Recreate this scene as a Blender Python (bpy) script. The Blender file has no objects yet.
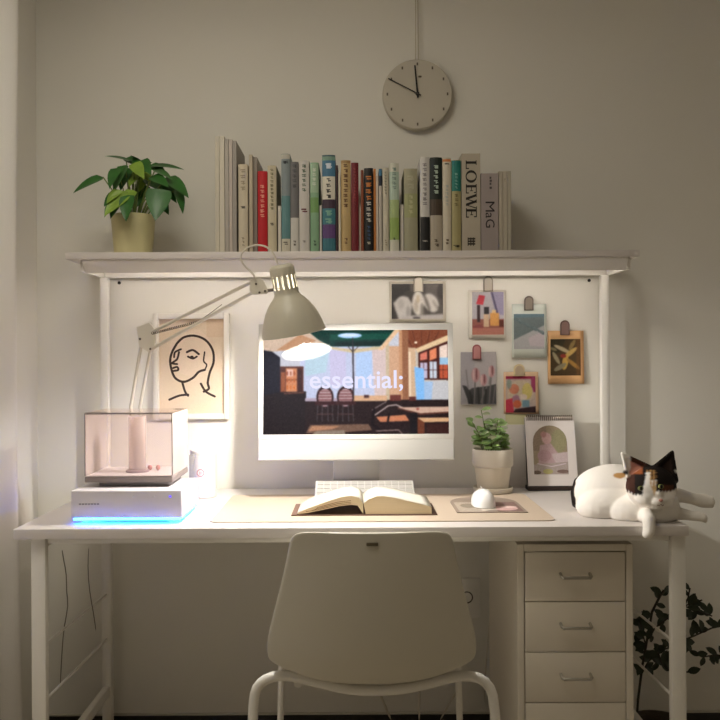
import bpy, bmesh, math, random
import numpy as np
from mathutils import Vector, Matrix
R = math.radians
random.seed(7)
SC = bpy.context.scene
COL = SC.collection
F, CZ, ROLL = 818.0, 1.133, R(0.3)
DZ = 0.735          # desk top height
WALL = 2.56         # back wall distance

# ------------------------------------------------------------------ helpers
def at(px, py, Y):
    "a point of the room at depth Y, measured from the photograph"
    a, b = px - 360.0, py - 360.0
    u = a * math.cos(ROLL) - b * math.sin(ROLL)
    v = a * math.sin(ROLL) + b * math.cos(ROLL)
    return Vector(((u + 3) * Y / F, Y, CZ - v * Y / F))
def X(px, Y): return (px - 357.0) * Y / F
def lin(c):
    c = c / 255.0
    return c / 12.92 if c <= 0.04045 else ((c + 0.055) / 1.055) ** 2.4
def rgb(c): return (lin(c[0]), lin(c[1]), lin(c[2]), 1)

def nodes(name):
    m = bpy.data.materials.new(name); m.use_nodes = True
    return m, m.node_tree, m.node_tree.nodes['Principled BSDF']
def mat(name, c, rough=0.5, metal=0.0, var=0.0, scale=20.0, bump=0.0, sheen=0.0, spec=0.5, stretch=None, sub=0.0):
    m, t, b = nodes(name)
    b.inputs['Base Color'].default_value = rgb(c)
    b.inputs['Roughness'].default_value = rough
    b.inputs['Metallic'].default_value = metal
    b.inputs['Specular IOR Level'].default_value = spec
    if sheen: b.inputs['Sheen Weight'].default_value = sheen
    if sub:
        b.inputs['Subsurface Weight'].default_value = sub
        b.inputs['Subsurface Radius'].default_value = (0.01, 0.008, 0.006)
    if var or bump:
        tc = t.nodes.new('ShaderNodeTexCoord'); n = t.nodes.new('ShaderNodeTexNoise')
        n.inputs['Scale'].default_value = scale; n.inputs['Detail'].default_value = 4
        src = tc.outputs['Object']
        if stretch:
            mp = t.nodes.new('ShaderNodeMapping'); mp.inputs['Scale'].default_value = stretch
            t.links.new(src, mp.inputs['Vector']); src = mp.outputs['Vector']
        t.links.new(src, n.inputs['Vector'])
        if var:
            mx = t.nodes.new('ShaderNodeMix'); mx.data_type = 'RGBA'
            lo = [max(0, v * (1 - var)) for v in rgb(c)[:3]] + [1]
            hi = [min(1, v * (1 + var)) for v in rgb(c)[:3]] + [1]
            mx.inputs['A'].default_value = lo; mx.inputs['B'].default_value = hi
            t.links.new(n.outputs['Fac'], mx.inputs['Factor'])
            t.links.new(mx.outputs['Result'], b.inputs['Base Color'])
        if bump:
            bp = t.nodes.new('ShaderNodeBump'); bp.inputs['Strength'].default_value = bump
            bp.inputs['Distance'].default_value = 0.002
            t.links.new(n.outputs['Fac'], bp.inputs['Height']); t.links.new(bp.outputs['Normal'], b.inputs['Normal'])
    return m
def emat(name, c, strength):
    m, t, b = nodes(name)
    b.inputs['Base Color'].default_value = rgb(c)
    b.inputs['Emission Color'].default_value = rgb(c)
    b.inputs['Emission Strength'].default_value = strength
    return m
def attr_mat(name, rough=0.6, emit=0.0, spec=0.5):
    m, t, b = nodes(name)
    a = t.nodes.new('ShaderNodeAttribute'); a.attribute_name = 'Col'
    if emit:
        b.inputs['Base Color'].default_value = (0.004, 0.004, 0.005, 1)
        t.links.new(a.outputs['Color'], b.inputs['Emission Color'])
        b.inputs['Emission Strength'].default_value = emit
    else:
        t.links.new(a.outputs['Color'], b.inputs['Base Color'])
    b.inputs['Roughness'].default_value = rough
    b.inputs['Specular IOR Level'].default_value = spec
    return m
def clear_mat(name, tint, frost=0.0, refl=0.12):
    m = bpy.data.materials.new(name); m.use_nodes = True
    t = m.node_tree; t.nodes.clear()
    out = t.nodes.new('ShaderNodeOutputMaterial')
    tr = t.nodes.new('ShaderNodeBsdfTransparent'); tr.inputs['Color'].default_value = rgb(tint)
    gl = t.nodes.new('ShaderNodeBsdfGlossy'); gl.inputs['Roughness'].default_value = 0.06
    gl.inputs['Color'].default_value = (1, .97, .95, 1)
    lw = t.nodes.new('ShaderNodeLayerWeight'); lw.inputs['Blend'].default_value = refl
    mx = t.nodes.new('ShaderNodeMixShader')
    t.links.new(lw.outputs['Fresnel'], mx.inputs[0]); t.links.new(tr.outputs[0], mx.inputs[1]); t.links.new(gl.outputs[0], mx.inputs[2])
    last = mx.outputs[0]
    if frost:
        df = t.nodes.new('ShaderNodeBsdfDiffuse'); df.inputs['Color'].default_value = rgb((246, 242, 240))
        tl = t.nodes.new('ShaderNodeBsdfTranslucent'); tl.inputs['Color'].default_value = rgb((246, 242, 240))
        ad = t.nodes.new('ShaderNodeMixShader'); ad.inputs[0].default_value = .5
        t.links.new(df.outputs[0], ad.inputs[1]); t.links.new(tl.outputs[0], ad.inputs[2])
        m2 = t.nodes.new('ShaderNodeMixShader'); m2.inputs[0].default_value = frost
        t.links.new(last, m2.inputs[1]); t.links.new(ad.outputs[0], m2.inputs[2]); last = m2.outputs[0]
    t.links.new(last, out.inputs['Surface'])
    return m

class MB:
    def __init__(s): s.b = bmesh.new()
    def box(s, x0, x1, y0, y1, z0, z1, bev=0.0, seg=2, M=None):
        r = bmesh.ops.create_cube(s.b, size=1)
        vs = r['verts']
        bmesh.ops.scale(s.b, verts=vs, vec=(abs(x1 - x0), abs(y1 - y0), abs(z1 - z0)))
        bmesh.ops.translate(s.b, verts=vs, vec=((x0 + x1) / 2, (y0 + y1) / 2, (z0 + z1) / 2))
        if bev:
            es = list({e for v in vs for e in v.link_edges})
            g = bmesh.ops.bevel(s.b, geom=es, offset=bev, segments=seg, affect='EDGES', profile=.5)
            vs = list({v for f in g['faces'] for v in f.verts} | {v for v in vs if v.is_valid})
        if M is not None:
            # everything connected to these verts
            bmesh.ops.transform(s.b, matrix=M, verts=[v for v in vs if v.is_valid])
        return s
    def tube(s, pts, r, seg=10, caps=True):
        pts = [Vector(p) for p in pts]
        n = len(pts); rs = r if isinstance(r, (list, tuple)) else [r] * n
        rings = []; up = None
        for i, p in enumerate(pts):
            d = (pts[min(i + 1, n - 1)] - pts[max(i - 1, 0)]).normalized()
            if up is None:
                a = Vector((0, 0, 1)) if abs(d.z) < .9 else Vector((1, 0, 0))
                up = d.cross(a).normalized()
            else:
                up = (up - d * up.dot(d)).normalized()
            w = d.cross(up)
            rings.append([s.b.verts.new(p + (up * math.cos(2 * math.pi * k / seg) + w * math.sin(2 * math.pi * k / seg)) * rs[i]) for k in range(seg)])
        for i in range(n - 1):
            for k in range(seg):
                s.b.faces.new((rings[i][k], rings[i][(k + 1) % seg], rings[i + 1][(k + 1) % seg], rings[i + 1][k]))
        if caps:
            s.b.faces.new(rings[0][::-1]); s.b.faces.new(rings[-1])
        return s
    def lathe(s, prof, o=(0, 0, 0), axis=(0, 0, 1), seg=32, close=False):
        "prof = [(radius, height)...] turned about axis through o"
        o = Vector(o); ax = Vector(axis).normalized()
        q = Vector((0, 0, 1)).rotation_difference(ax)
        rings = []
        for (r, h) in prof:
            if r < 1e-6: rings.append([s.b.verts.new(o + q @ Vector((0, 0, h)))])
            else: rings.append([s.b.verts.new(o + q @ Vector((r * math.cos(2 * math.pi * k / seg), r * math.sin(2 * math.pi * k / seg), h))) for k in range(seg)])
        pr = list(zip(rings, rings[1:])) + ([(rings[-1], rings[0])] if close else [])
        for A, B in pr:
            for k in range(seg):
                j = (k + 1) % seg
                f = [A[0]] if len(A) == 1 else [A[k], A[j]]
                f += [B[0]] if len(B) == 1 else [B[j], B[k]]
                if len(f) > 2: s.b.faces.new(f)
        return s
    def ball(s, c, r, seg=16, M=None):
        g = bmesh.ops.create_uvsphere(s.b, u_segments=seg, v_segments=max(6, seg // 2), radius=1)
        r = r if isinstance(r, (tuple, list)) else (r, r, r)
        bmesh.ops.scale(s.b, verts=g['verts'], vec=r)
        if M is not None: bmesh.ops.transform(s.b, matrix=M, verts=g['verts'])
        bmesh.ops.translate(s.b, verts=g['verts'], vec=c)
        return s
    def prism(s, poly, d):
        "polygon (list of 3-D points) pushed along vector d"
        d = Vector(d)
        a = [s.b.verts.new(Vector(p)) for p in poly]; b = [s.b.verts.new(Vector(p) + d) for p in poly]
        n = len(a)
        s.b.faces.new(a); s.b.faces.new(b[::-1])
        for i in range(n): s.b.faces.new((a[i], b[i], b[(i + 1) % n], a[(i + 1) % n]))
        return s
    def leaf(s, base, tip, w, nrm, droop=0.1, fold=0.25, heart=True, n=7):
        base, tip, nrm = Vector(base), Vector(tip), Vector(nrm)
        ax = tip - base; L = ax.length; ax.normalize()
        side = ax.cross(nrm).normalized(); nrm = side.cross(ax).normalized()
        rows = []
        for i in range(n + 1):
            t = i / n
            if heart: h = w * .5 * (math.sin(math.pi * min(1, t ** .62)) ** .8 * (1 - .25 * t)) if 0 < t < 1 else 0
            else: h = w * .5 * math.sin(math.pi * t) ** .8 if 0 < t < 1 else 0
            c = base + ax * (L * t) - nrm * (droop * L * t * t)
            back = -ax * (w * .16 * (1 - t) ** 3 if heart and 0 < t < .5 else 0)
            if h == 0: rows.append([s.b.verts.new(c)])
            else: rows.append([s.b.verts.new(c + side * h + nrm * fold * h + back), s.b.verts.new(c + side * h * .5 + nrm * fold * h * .3 + back * .5), s.b.verts.new(c),
                               s.b.verts.new(c - side * h * .5 + nrm * fold * h * .3 + back * .5), s.b.verts.new(c - side * h + nrm * fold * h + back)])
        for A, B in zip(rows, rows[1:]):
            if len(A) == 1:
                for k in range(4): s.b.faces.new((A[0], B[k + 1], B[k]))
            elif len(B) == 1:
                for k in range(4): s.b.faces.new((A[k], A[k + 1], B[0]))
            else:
                for k in range(4): s.b.faces.new((A[k], A[k + 1], B[k + 1], B[k]))
        return s
    def done(s, name, m, parent=None, smooth=True, solid=0.0, subsurf=0, angle=35, fix=True):
        if fix: bmesh.ops.recalc_face_normals(s.b, faces=s.b.faces)
        me = bpy.data.meshes.new(name); s.b.to_mesh(me); s.b.free()
        return link(name, me, m, parent, smooth, solid, subsurf, angle)
WORLD = {}
def link(name, me, m, parent=None, smooth=True, solid=0.0, subsurf=0, angle=35):
    n = len(me.vertices); co = np.empty(n * 3, np.float32); me.vertices.foreach_get('co', co)
    co = co.reshape(-1, 3); c = (co.min(0) + co.max(0)) / 2
    if parent is None: c[2] = co[:, 2].min()
    me.vertices.foreach_set('co', (co - c).ravel()); me.update()
    if m is not None: me.materials.append(m)
    o = bpy.data.objects.new(name, me); COL.objects.link(o)
    o.location = [float(v) for v in c]
    WORLD[o.name] = Matrix.Translation(o.location)
    if parent is not None:
        o.parent = parent; o.matrix_parent_inverse = WORLD[parent.name].inverted()
    if smooth:
        me.polygons.foreach_set('use_smooth', [True] * len(me.polygons))
        if angle < 180:
            sharp_by_angle(me, R(angle))
    if solid:
        q = o.modifiers.new('thickness', 'SOLIDIFY'); q.thickness = solid; q.offset = 0
    if subsurf:
        q = o.modifiers.new('smooth', 'SUBSURF'); q.levels = subsurf; q.render_levels = subsurf
    return o
def sharp_by_angle(me, a):
    b = bmesh.new(); b.from_mesh(me)
    for e in b.edges:
        if len(e.link_faces) == 2 and e.calc_face_angle(0) > a: e.smooth = False
    b.to_mesh(me); b.free()
def tag(o, label, cat, group=None):
    o['label'] = label; o['category'] = cat
    if group: o['group'] = group
    return o
def thing(name, label, cat, loc, group=None):
    o = bpy.data.objects.new(name, None); COL.objects.link(o)
    o.location = loc; o.empty_display_size = .05
    WORLD[o.name] = Matrix.Translation(Vector(loc))
    return tag(o, label, cat, group)
def structure(o): o['kind'] = 'structure'; return o
def note(o, label): o['label'] = label; return o

# --------- little painter: flat pictures become finely divided coloured sheets
class Canvas:
    def __init__(s, x0, y0, x1, y1, res, bg):
        s.x0, s.y0, s.x1, s.y1 = x0, y0, x1, y1
        s.k = 2
        s.W, s.H = max(2, int(round((x1 - x0) * res))), max(2, int(round((y1 - y0) * res)))
        w, h = s.W * s.k, s.H * s.k
        s.a = np.empty((h, w, 3)); s.a[:] = bg
        s.gx, s.gy = np.meshgrid(x0 + (np.arange(w) + .5) / w * (x1 - x0), y0 + (np.arange(h) + .5) / h * (y1 - y0))
    def put(s, mask, c, al=1.0):
        s.a[mask] = s.a[mask] * (1 - al) + np.array(c) * al
        return s
    def poly(s, pts, c, al=1.0):
        m = np.zeros(s.gx.shape, bool); n = len(pts)
        for i in range(n):
            (xa, ya), (xb, yb) = pts[i], pts[(i + 1) % n]
            if ya == yb: continue
            m ^= ((ya > s.gy) != (yb > s.gy)) & (s.gx < (xb - xa) * (s.gy - ya) / (yb - ya) + xa)
        return s.put(m, c, al)
    def rect(s, x0, y0, x1, y1, c, al=1.0):
        return s.put((s.gx >= x0) & (s.gx < x1) & (s.gy >= y0) & (s.gy < y1), c, al)
    def oval(s, cx, cy, rx, ry, c, al=1.0, rot=0):
        dx, dy = s.gx - cx, s.gy - cy; q = math.radians(rot)
        u, v = dx * math.cos(q) + dy * math.sin(q), -dx * math.sin(q) + dy * math.cos(q)
        return s.put((u / rx) ** 2 + (v / ry) ** 2 < 1, c, al)
    def curve(s, pts, w, c, al=1.0):
        P = [pts[0]] + list(pts) + [pts[-1]]; out = []
        for i in range(1, len(P) - 2):
            for k in range(8):
                t = k / 8; q = []
                for d in (0, 1):
                    p0, p1, p2, p3 = P[i - 1][d], P[i][d], P[i + 1][d], P[i + 2][d]
                    q.append(.5 * (2 * p1 + (p2 - p0) * t + (2 * p0 - 5 * p1 + 4 * p2 - p3) * t * t + (3 * p1 - p0 - 3 * p2 + p3) * t ** 3))
                out.append(tuple(q))
        return s.line(out + [pts[-1]], w, c, al)
    def line(s, pts, w, c, al=1.0):
        m = np.zeros(s.gx.shape, bool)
        for (xa, ya), (xb, yb) in zip(pts, pts[1:]):
            dx, dy = xb - xa, yb - ya; L = dx * dx + dy * dy + 1e-9
            t = np.clip(((s.gx - xa) * dx + (s.gy - ya) * dy) / L, 0, 1)
            m |= (s.gx - xa - t * dx) ** 2 + (s.gy - ya - t * dy) ** 2 < (w / 2) ** 2
        return s.put(m, c, al)
    def blur(s, r):
        "soften the painting by r photo pixels"
        k = max(1, int(round(r * s.gx.shape[1] / (s.x1 - s.x0))))
        for _ in range(2):
            for ax in (0, 1):
                pad = [(0, 0)] * 3; pad[ax] = (k, k)
                p = np.cumsum(np.pad(s.a, pad, mode='edge'), axis=ax)
                z = np.zeros_like(np.take(p, [0], axis=ax)); p = np.concatenate([z, p], axis=ax); n = s.a.shape[ax]
                s.a = (np.take(p, range(2 * k + 1, 2 * k + 1 + n), axis=ax) - np.take(p, range(0, n), axis=ax)) / (2 * k + 1)
        return s
    def grain(s, amt, cell=3, seed=1):
        rs = np.random.RandomState(seed); h, w = s.gx.shape
        g = rs.randn(h // cell + 2, w // cell + 2)
        g = np.kron(g, np.ones((cell, cell)))[:h, :w]
        s.a += g[..., None] * amt
        return s
    def sheet(s, fn):
        "fn(u, v) -> point, u right, v down; returns a mesh with colour attribute"
        H, W, k = s.H, s.W, s.k
        c = np.clip(s.a.reshape(H, k, W, k, 3).mean((1, 3)), 0, 255) / 255
        c = np.where(c <= .04045, c / 12.92, ((c + .055) / 1.055) ** 2.4)
        vs = [tuple(fn(i / W, j / H)) for j in range(H + 1) for i in range(W + 1)]
        fs = [(j * (W + 1) + i, (j + 1) * (W + 1) + i, (j + 1) * (W + 1) + i + 1, j * (W + 1) + i + 1) for j in range(H) for i in range(W)]
        me = bpy.data.meshes.new('sheet'); me.from_pydata(vs, [], fs)
        at_ = me.color_attributes.new('Col', 'FLOAT_COLOR', 'CORNER')
        d = np.ones((H * W, 4, 4), np.float32); d[:, :, :3] = c.reshape(-1, 1, 3)
        at_.data.foreach_set('color', d.ravel())
        return me
def text_mesh(txt, off=0.0, extrude=0.0, spacing=1.0):
    cu = bpy.data.curves.new('lettering', 'FONT'); cu.body = txt; cu.offset = off; cu.extrude = extrude; cu.space_character = spacing
    cu.resolution_u = 3
    o = bpy.data.objects.new('lettering_source', cu); COL.objects.link(o)
    dg = bpy.context.evaluated_depsgraph_get(); dg.update()
    me = bpy.data.meshes.new_from_object(o.evaluated_get(dg))
    bpy.data.objects.remove(o); bpy.data.curves.remove(cu)
    co = np.empty(len(me.vertices) * 3, np.float32); me.vertices.foreach_get('co', co); co = co.reshape(-1, 3)
    lo, hi = co.min(0), co.max(0)
    me.materials.clear()
    return me, co, lo, hi
def place_text(me, co, lo, hi, fn):
    "fn(u, v) with u, v in 0..1 over the text's box (v up)"
    for i, v in enumerate(me.vertices):
        u = (co[i][0] - lo[0]) / (hi[0] - lo[0]); w = (co[i][1] - lo[1]) / (hi[1] - lo[1])
        v.co = fn(u, w)
    me.update(); return me
def remesh(bm, voxel, smooth_it):
    o = bpy.data.objects.new('body_source', bm); COL.objects.link(o)
    q = o.modifiers.new('r', 'REMESH'); q.mode = 'VOXEL'; q.voxel_size = voxel
    q = o.modifiers.new('s', 'SMOOTH'); q.factor = .5; q.iterations = smooth_it
    dg = bpy.context.evaluated_depsgraph_get(); dg.update()
    out = bpy.data.meshes.new_from_object(o.evaluated_get(dg))
    bpy.data.objects.remove(o)
    return out

# ------------------------------------------------------------------ materials
WALLM = mat('wall_paint', (236, 232, 222), .85, var=.02, scale=3, bump=.15)
CEILM = mat('ceiling_paint', (232, 228, 220), .9)
FLOORM = mat('light_wood_floor', (192, 180, 160), .45, var=.12, scale=6, stretch=(1, 12, 1))
BASEM = mat('dark_baseboard', (34, 30, 27), .5)
TRIMM = mat('trim_white', (205, 198, 185), .5)
WHITE = mat('white_laminate', (222, 215, 210), .38, var=.01, scale=30)
EDGE = mat('white_edge_band', (226, 220, 208), .5)
METALW = mat('white_powder_metal', (238, 234, 226), .45, bump=.03, scale=200)
LAMPM = mat('cream_lamp_enamel', (200, 193, 174), .4)
ARMM = mat('pale_lamp_arm_enamel', (220, 213, 197), .4)
LAMPIN = mat('grey_lamp_inside', (172, 172, 168), .5)
STEEL = mat('brushed_steel', (190, 186, 178), .35, 1.0)
DARKST = mat('dark_spring_steel', (120, 112, 100), .4, 1.0)
CHAIRM = mat('white_moulded_plastic', (214, 209, 194), .45, bump=.02, scale=150)
CABM = mat('white_painted_steel', (222, 213, 197), .5, bump=.02, scale=120)
GAPM = mat('gap_shade', (40, 34, 28), .8)
BLACK = mat('black_enamel', (22, 20, 18), .5)
PAPER = mat('cream_page', (220, 214, 200), .8)
PAGE_EDGE = mat('page_edges', (222, 205, 170), .85, var=.12, scale=300, stretch=(.05, .05, 6))
MATB = mat('beige_leatherette', (198, 180, 160), .6, bump=.08, scale=300)
TERRA = mat('white_ceramic_pot', (232, 224, 208), .55, var=.03, scale=12, bump=.1)
CREAMPOT = mat('pale_yellow_pot', (218, 208, 158), .5, var=.03, scale=8)
SOIL = mat('potting_soil', (58, 44, 32), .95, var=.4, scale=90, bump=.6)
POTHOS = mat('pothos_leaf', (46, 98, 36), .38, var=.5, scale=24)
POTHOS2 = mat('pothos_young_leaf', (128, 158, 58), .4, var=.4, scale=30)
STEMM = mat('green_stem', (112, 132, 62), .5)
VARIEG = mat('variegated_leaf', (150, 184, 112), .45, var=.6, scale=70)
VARIEG2 = mat('pale_leaf_margin', (204, 214, 180), .5, var=.15, scale=60)
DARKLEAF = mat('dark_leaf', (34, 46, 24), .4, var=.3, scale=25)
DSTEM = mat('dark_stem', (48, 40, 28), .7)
CURT = mat('white_curtain_cloth', (240, 236, 230), .9, bump=.3, scale=400)
CABLE = mat('grey_cable', (120, 112, 96), .5)
CABLEW = mat('white_cable', (214, 206, 190), .5)

# ------------------------------------------------------------------ room
XL, XR, YB, ZC = -1.0, 2.2, -1.4, 2.45
structure(MB().box(XL - .1, XR + .1, YB - .1, WALL + .1, -.1, 0).done('floor', FLOORM, smooth=False))
structure(MB().box(XL - .1, XR + .1, YB - .1, WALL + .1, ZC, ZC + .1).done('ceiling', CEILM, smooth=False))
structure(MB().box(XL - .1, XR + .1, WALL, WALL + .1, 0, ZC).done('wall_back', WALLM, smooth=False))
structure(MB().box(XL - .1, XL, YB, WALL, 0, ZC).done('wall_left', WALLM, smooth=False))
structure(MB().box(XR, XR + .1, YB, WALL, 0, ZC).done('wall_right', WALLM, smooth=False))
structure(MB().box(XL - .1, XR + .1, YB - .1, YB, 0, ZC).done('wall_front', mat('grey_paint', (200, 196, 188), .85), smooth=False))
structure(MB().box(XL, XR, WALL - .012, WALL - .0005, .0005, .026, .002).done('baseboard_back', BASEM))
structure(MB().box(XL, XR, WALL - .009, WALL - .0005, .0265, .032, .001).done('trim_1', TRIMM))

# curtain at the left
def curtain():
    b = MB(); n, k = 150, 24
    rows = []
    for j in range(k + 1):
        z = .02 + (2.40 - .02) * j / k
        row = []
        for i in range(n + 1):
            t = i / n; y = .9 + (2.27 - .9) * t
            amp = .020 + .007 * math.sin(3 * t + z)
            x = -.958 + amp * math.sin(t * 72 + .25 * math.sin(z * 1.7)) + .004 * math.sin(z * 2 + t * 9)
            if t > .93: x += (t - .93) * .22
            row.append(b.b.verts.new((x, y, z)))
        rows.append(row)
    for A, B in zip(rows, rows[1:]):
        for i in range(n): b.b.faces.new((A[i], A[i + 1], B[i + 1], B[i]))
    o = b.done('curtain', CURT, solid=.002, angle=180)
    tag(o, 'white cloth curtain hanging in folds at the left edge of the photo', 'curtain')
curtain()

# ------------------------------------------------------------------ desk
DX0, DX1, DY0, DY1 = -.819, .786, 1.942, 2.54
desk = thing('desk', 'long white desk on metal legs carrying the computer and the cat', 'desk', (0, 2.24, 0))
MB().box(DX0, DX1, DY0, DY1, DZ - .024, DZ, .0015).done('desktop', WHITE, desk)
for x in (-.766, .768):
    MB().box(x - .0175, x + .0175, 1.958, 1.980, 0, DZ - .024, .003).done('leg', METALW, desk)
    MB().box(x - .014, x + .014, 2.485, 2.513, 0, DZ - .024, .003).done('leg', METALW, desk)
    for z in (.434, .298):
        MB().tube([(x, 1.979, z + .009), (x, 2.486, z - .010)], .0035, 8).done('side_rod', METALW, desk)
    MB().box(x - .010, x + .010, 1.979, 2.487, .115, .145, .003).done('side_rail', METALW, desk)
    MB().box(x - .012, x + .012, 1.9805, 2.486, DZ - .052, DZ - .0245, .002).done('side_rail', METALW, desk)
MB().box(-.746, .748, 1.966, 1.986, DZ - .040, DZ - .0245, .002).done('front_rail', METALW, desk)
MB().box(-.750, .752, 2.490, 2.508, DZ - .052, DZ - .0245, .002).done('back_rail', METALW, desk)

SHELF_FILL_E = 15.0
# shelf over the desk
ST, SB = 1.4395, 1.421
sh = thing('hutch_shelf', 'long white shelf on two posts standing behind the desk', 'shelf', (0, 2.42, DZ))
MB().box(-.819, .797, 2.30, 2.53, SB, ST, .001).done('shelf_board', WHITE, sh)
MB().prism([(-.776, 2.314, SB - .0005), (-.776, 2.314, SB - .006), (-.776, 2.342, 1.386), (-.776, 2.3445, 1.387), (-.776, 2.3445, SB - .0005)], (1.546, 0, 0)).done('front_beam', METALW, sh)
MB().box(-.776, .770, 2.518, 2.528, 1.390, SB - .0005, .002).done('back_beam', METALW, sh)
note(MB().box(-.745, .740, 2.350, 2.360, 1.4160, SB - .0005).done('light_strip', emat('fill_strip_glow', (255, 249, 242), SHELF_FILL_E), sh, smooth=False), 'slim added fill light strip hidden under the shelf')  # unseen strip added as mild fill for the wall and desk
for x, s in ((-.776, -1), (.770, 1)):
    MB().box(min(x, x + s * .012), max(x, x + s * .012), 2.33, 2.525, 1.388, SB - .0005, .003).done('end_bracket', METALW, sh)
for x in (-.770, .757):
    MB().box(x - .0125, x + .0125, 2.490, 2.515, DZ + .0005, 1.3885, .004).done('post', METALW, sh)
for x in (-.742, .727):
    MB().lathe([(0, 0), (.005, 0), (.005, .003), (0, .004)], (x, 2.559 - .0005, 1.378), (0, -1, 0), 12).done('screw', BLACK, sh)

# ------------------------------------------------------------------ drawer cabinet
CX0, CX1, CY = X(516, 2.0), X(632, 2.0), 2.0
cab = thing('drawer_cabinet', 'white metal drawer cabinet under the right side of the desk', 'cabinet', ((CX0 + CX1) / 2, 2.2, 0))
c = MB()
CTOP = DZ - .055
DZB = [1.133 - (y - 360 + .0) * 2.0 / F for y in (553, 603, 653.5, 704, 754.5, 805)]
fx0, fx1 = X(523.5, 2.0), X(624.5, 2.0)
c.box(CX0, fx0 - .0012, CY, 2.43, .05, CTOP, .002).box(fx1 + .0012, CX1, CY, 2.43, .05, CTOP, .002)
c.box(fx0 - .0012, fx1 + .0012, CY, 2.43, DZB[0] + .0015, CTOP, .001)
c.box(fx0 - .0012, fx1 + .0012, CY, 2.43, .05, DZB[5] - .002, .001)
c.box(fx0, fx1, 2.42, 2.43, .05, CTOP)
c.done('body', CABM, cab, smooth=False)
MB().box(fx0 - .001, fx1 + .001, CY + .03, CY + .034, DZB[5], DZB[0] + .001).done('gap_shade_sheet', GAPM, cab, smooth=False)  # dark sheet standing in for the shade seen between the drawers
for i in range(5):
    z1, z0 = DZB[i] - .0012, DZB[i + 1] + .0012
    d = MB().box(fx0 + .0008, fx1 - .0008, CY + .001, CY + .02, z0, z1, .0012).done('drawer', CABM, cab)
    hz = z1 - .058; hx = (fx0 + fx1) / 2
    MB().tube([(hx - .036, CY + .001, hz + .006), (hx - .036, CY - .014, hz + .002), (hx - .033, CY - .018, hz), (hx + .033, CY - .018, hz),
               (hx + .036, CY - .014, hz + .002), (hx + .036, CY + .001, hz + .006)], .0038, 8).done('handle', STEEL, d)
for x in (CX0 + .03, CX1 - .03):
    for y in (2.04, 2.39):
        MB().lathe([(0, -.011), (.022, -.011), (.024, 0), (.022, .011), (0, .011)], (x, y, .0242), (1, 0, 0), 18).box(x - .014, x + .014, y - .012, y + .012, .0445, .0495).done('caster', BLACK, cab)

# ------------------------------------------------------------------ chair
def chair():
    cx = .028
    t = thing('shell_chair', 'white plastic shell chair seen from behind at the desk', 'chair', (cx, 1.85, 0))
    prof = [(1.655, .783, .118, .012, 0), (1.6555, .7815, .150, .018, 0), (1.6565, .772, .1645, .022, 0), (1.6585, .755, .1695, .026, 0), (1.665, .70, .180, .032, 0),
            (1.678, .62, .199, .038, 0), (1.694, .545, .2165, .04, .006), (1.708, .490, .220, .036, .022),
            (1.728, .452, .214, .022, .040), (1.765, .434, .206, .006, .050), (1.83, .428, .204, 0, .048), (1.93, .432, .202, 0, .035),
            (2.02, .440, .198, 0, .02), (2.08, .441, .192, 0, .004), (2.105, .432, .178, 0, -.004)]
    b = MB(); rows = []; n = 20
    for (y, z, hw, wrap, lift) in prof:
        row = []
        for i in range(n + 1):
            u = -1 + 2 * i / n
            row.append(b.b.verts.new((cx + u * hw * (1 + .022 * min(1, max(0, (.75 - z) / .2))), y + wrap * u * u, z + lift * abs(u) ** 2.6)))
        rows.append(row)
    for A, B in zip(rows, rows[1:]):
        for i in range(n): b.b.faces.new((A[i], A[i + 1], B[i + 1], B[i]))
    b.done('seat_shell', CHAIRM, t, solid=.007, subsurf=2, angle=180)
    P = [at(px, py, 1.775) for px, py in ((253, 700), (256, 687), (265, 678.5), (281, 674.5), (300, 677), (328, 685), (350, 689.5), (370, 690.5), (392, 690), (412, 687.5),
                                       (440, 680), (462, 674.5), (481, 677), (491, 687), (495, 702))]
    P = [Vector((P[0].x - .012, 1.70, 0))] + [Vector((P[0].x - .003, 1.765, .25))] + P + [Vector((P[-1].x + .003, 1.765, .25)), Vector((P[-1].x + .012, 1.70, 0))]
    b = MB().tube(P, .0118, 12); o = b.done('rear_frame', METALW, t, subsurf=1, angle=180)
    for x in (cx - .220, cx + .220):
        s = 1 if x > cx else -1
        MB().tube([(x + s * .012, 2.06, 0), (x, 2.045, .38), (x - s * .008, 2.035, .425), (x - s * .03, 2.01, .436), (x - s * .05, 1.90, .428), (x - s * .06, 1.78, .428)], .0082, 10).done('front_leg', METALW, t)
    q = MB().box(cx - .011, cx + .013, 1.651, 1.6565, .757, .7635, .0012)
    note(q.done('name_plate', mat('grey_plate', (96, 86, 66), .5), t), 'small grey oval plate')
chair()

# ------------------------------------------------------------------ monitor
MON_O = at(356, 391.5, 2.315); TILT = R(4.6)
MM = Matrix.Translation(MON_O) @ Matrix.Rotation(TILT, 4, 'X').inverted()
PXM = 2.315 / F
def mon(u, v, d=0):      # u right, v up (m from centre), d towards viewer
    return MM @ Vector((u, -d, v))
MONW = mat('white_monitor_glass', (206, 203, 197), .25)
MONC = mat('pale_silver_aluminium', (192, 190, 184), .4)
mo = thing('desktop_computer', 'white framed all-in-one desktop computer showing a cafe picture', 'computer', (MON_O.x, 2.38, DZ))
hw, hh = 195.5 * PXM / 2, 137 * PXM / 2
MB().box(-hw, hw, .0005, .0115, -hh, hh, .004, 3, M=MM).done('housing', MONC, mo)
MB().box(-hw + .0012, hw - .0012, -.0012, .0004, -hh + 21 * PXM, hh - .0012, .0006, M=MM).done('bezel', MONW, mo)
def attr_free_caption():
    m, t, b = nodes('caption_glow')
    b.inputs['Base Color'].default_value = (.004, .004, .005, 1); b.inputs['Roughness'].default_value = .04
    b.inputs['Emission Color'].default_value = rgb((222, 220, 246)); b.inputs['Emission Strength'].default_value = SCR_E
    return m
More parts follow.
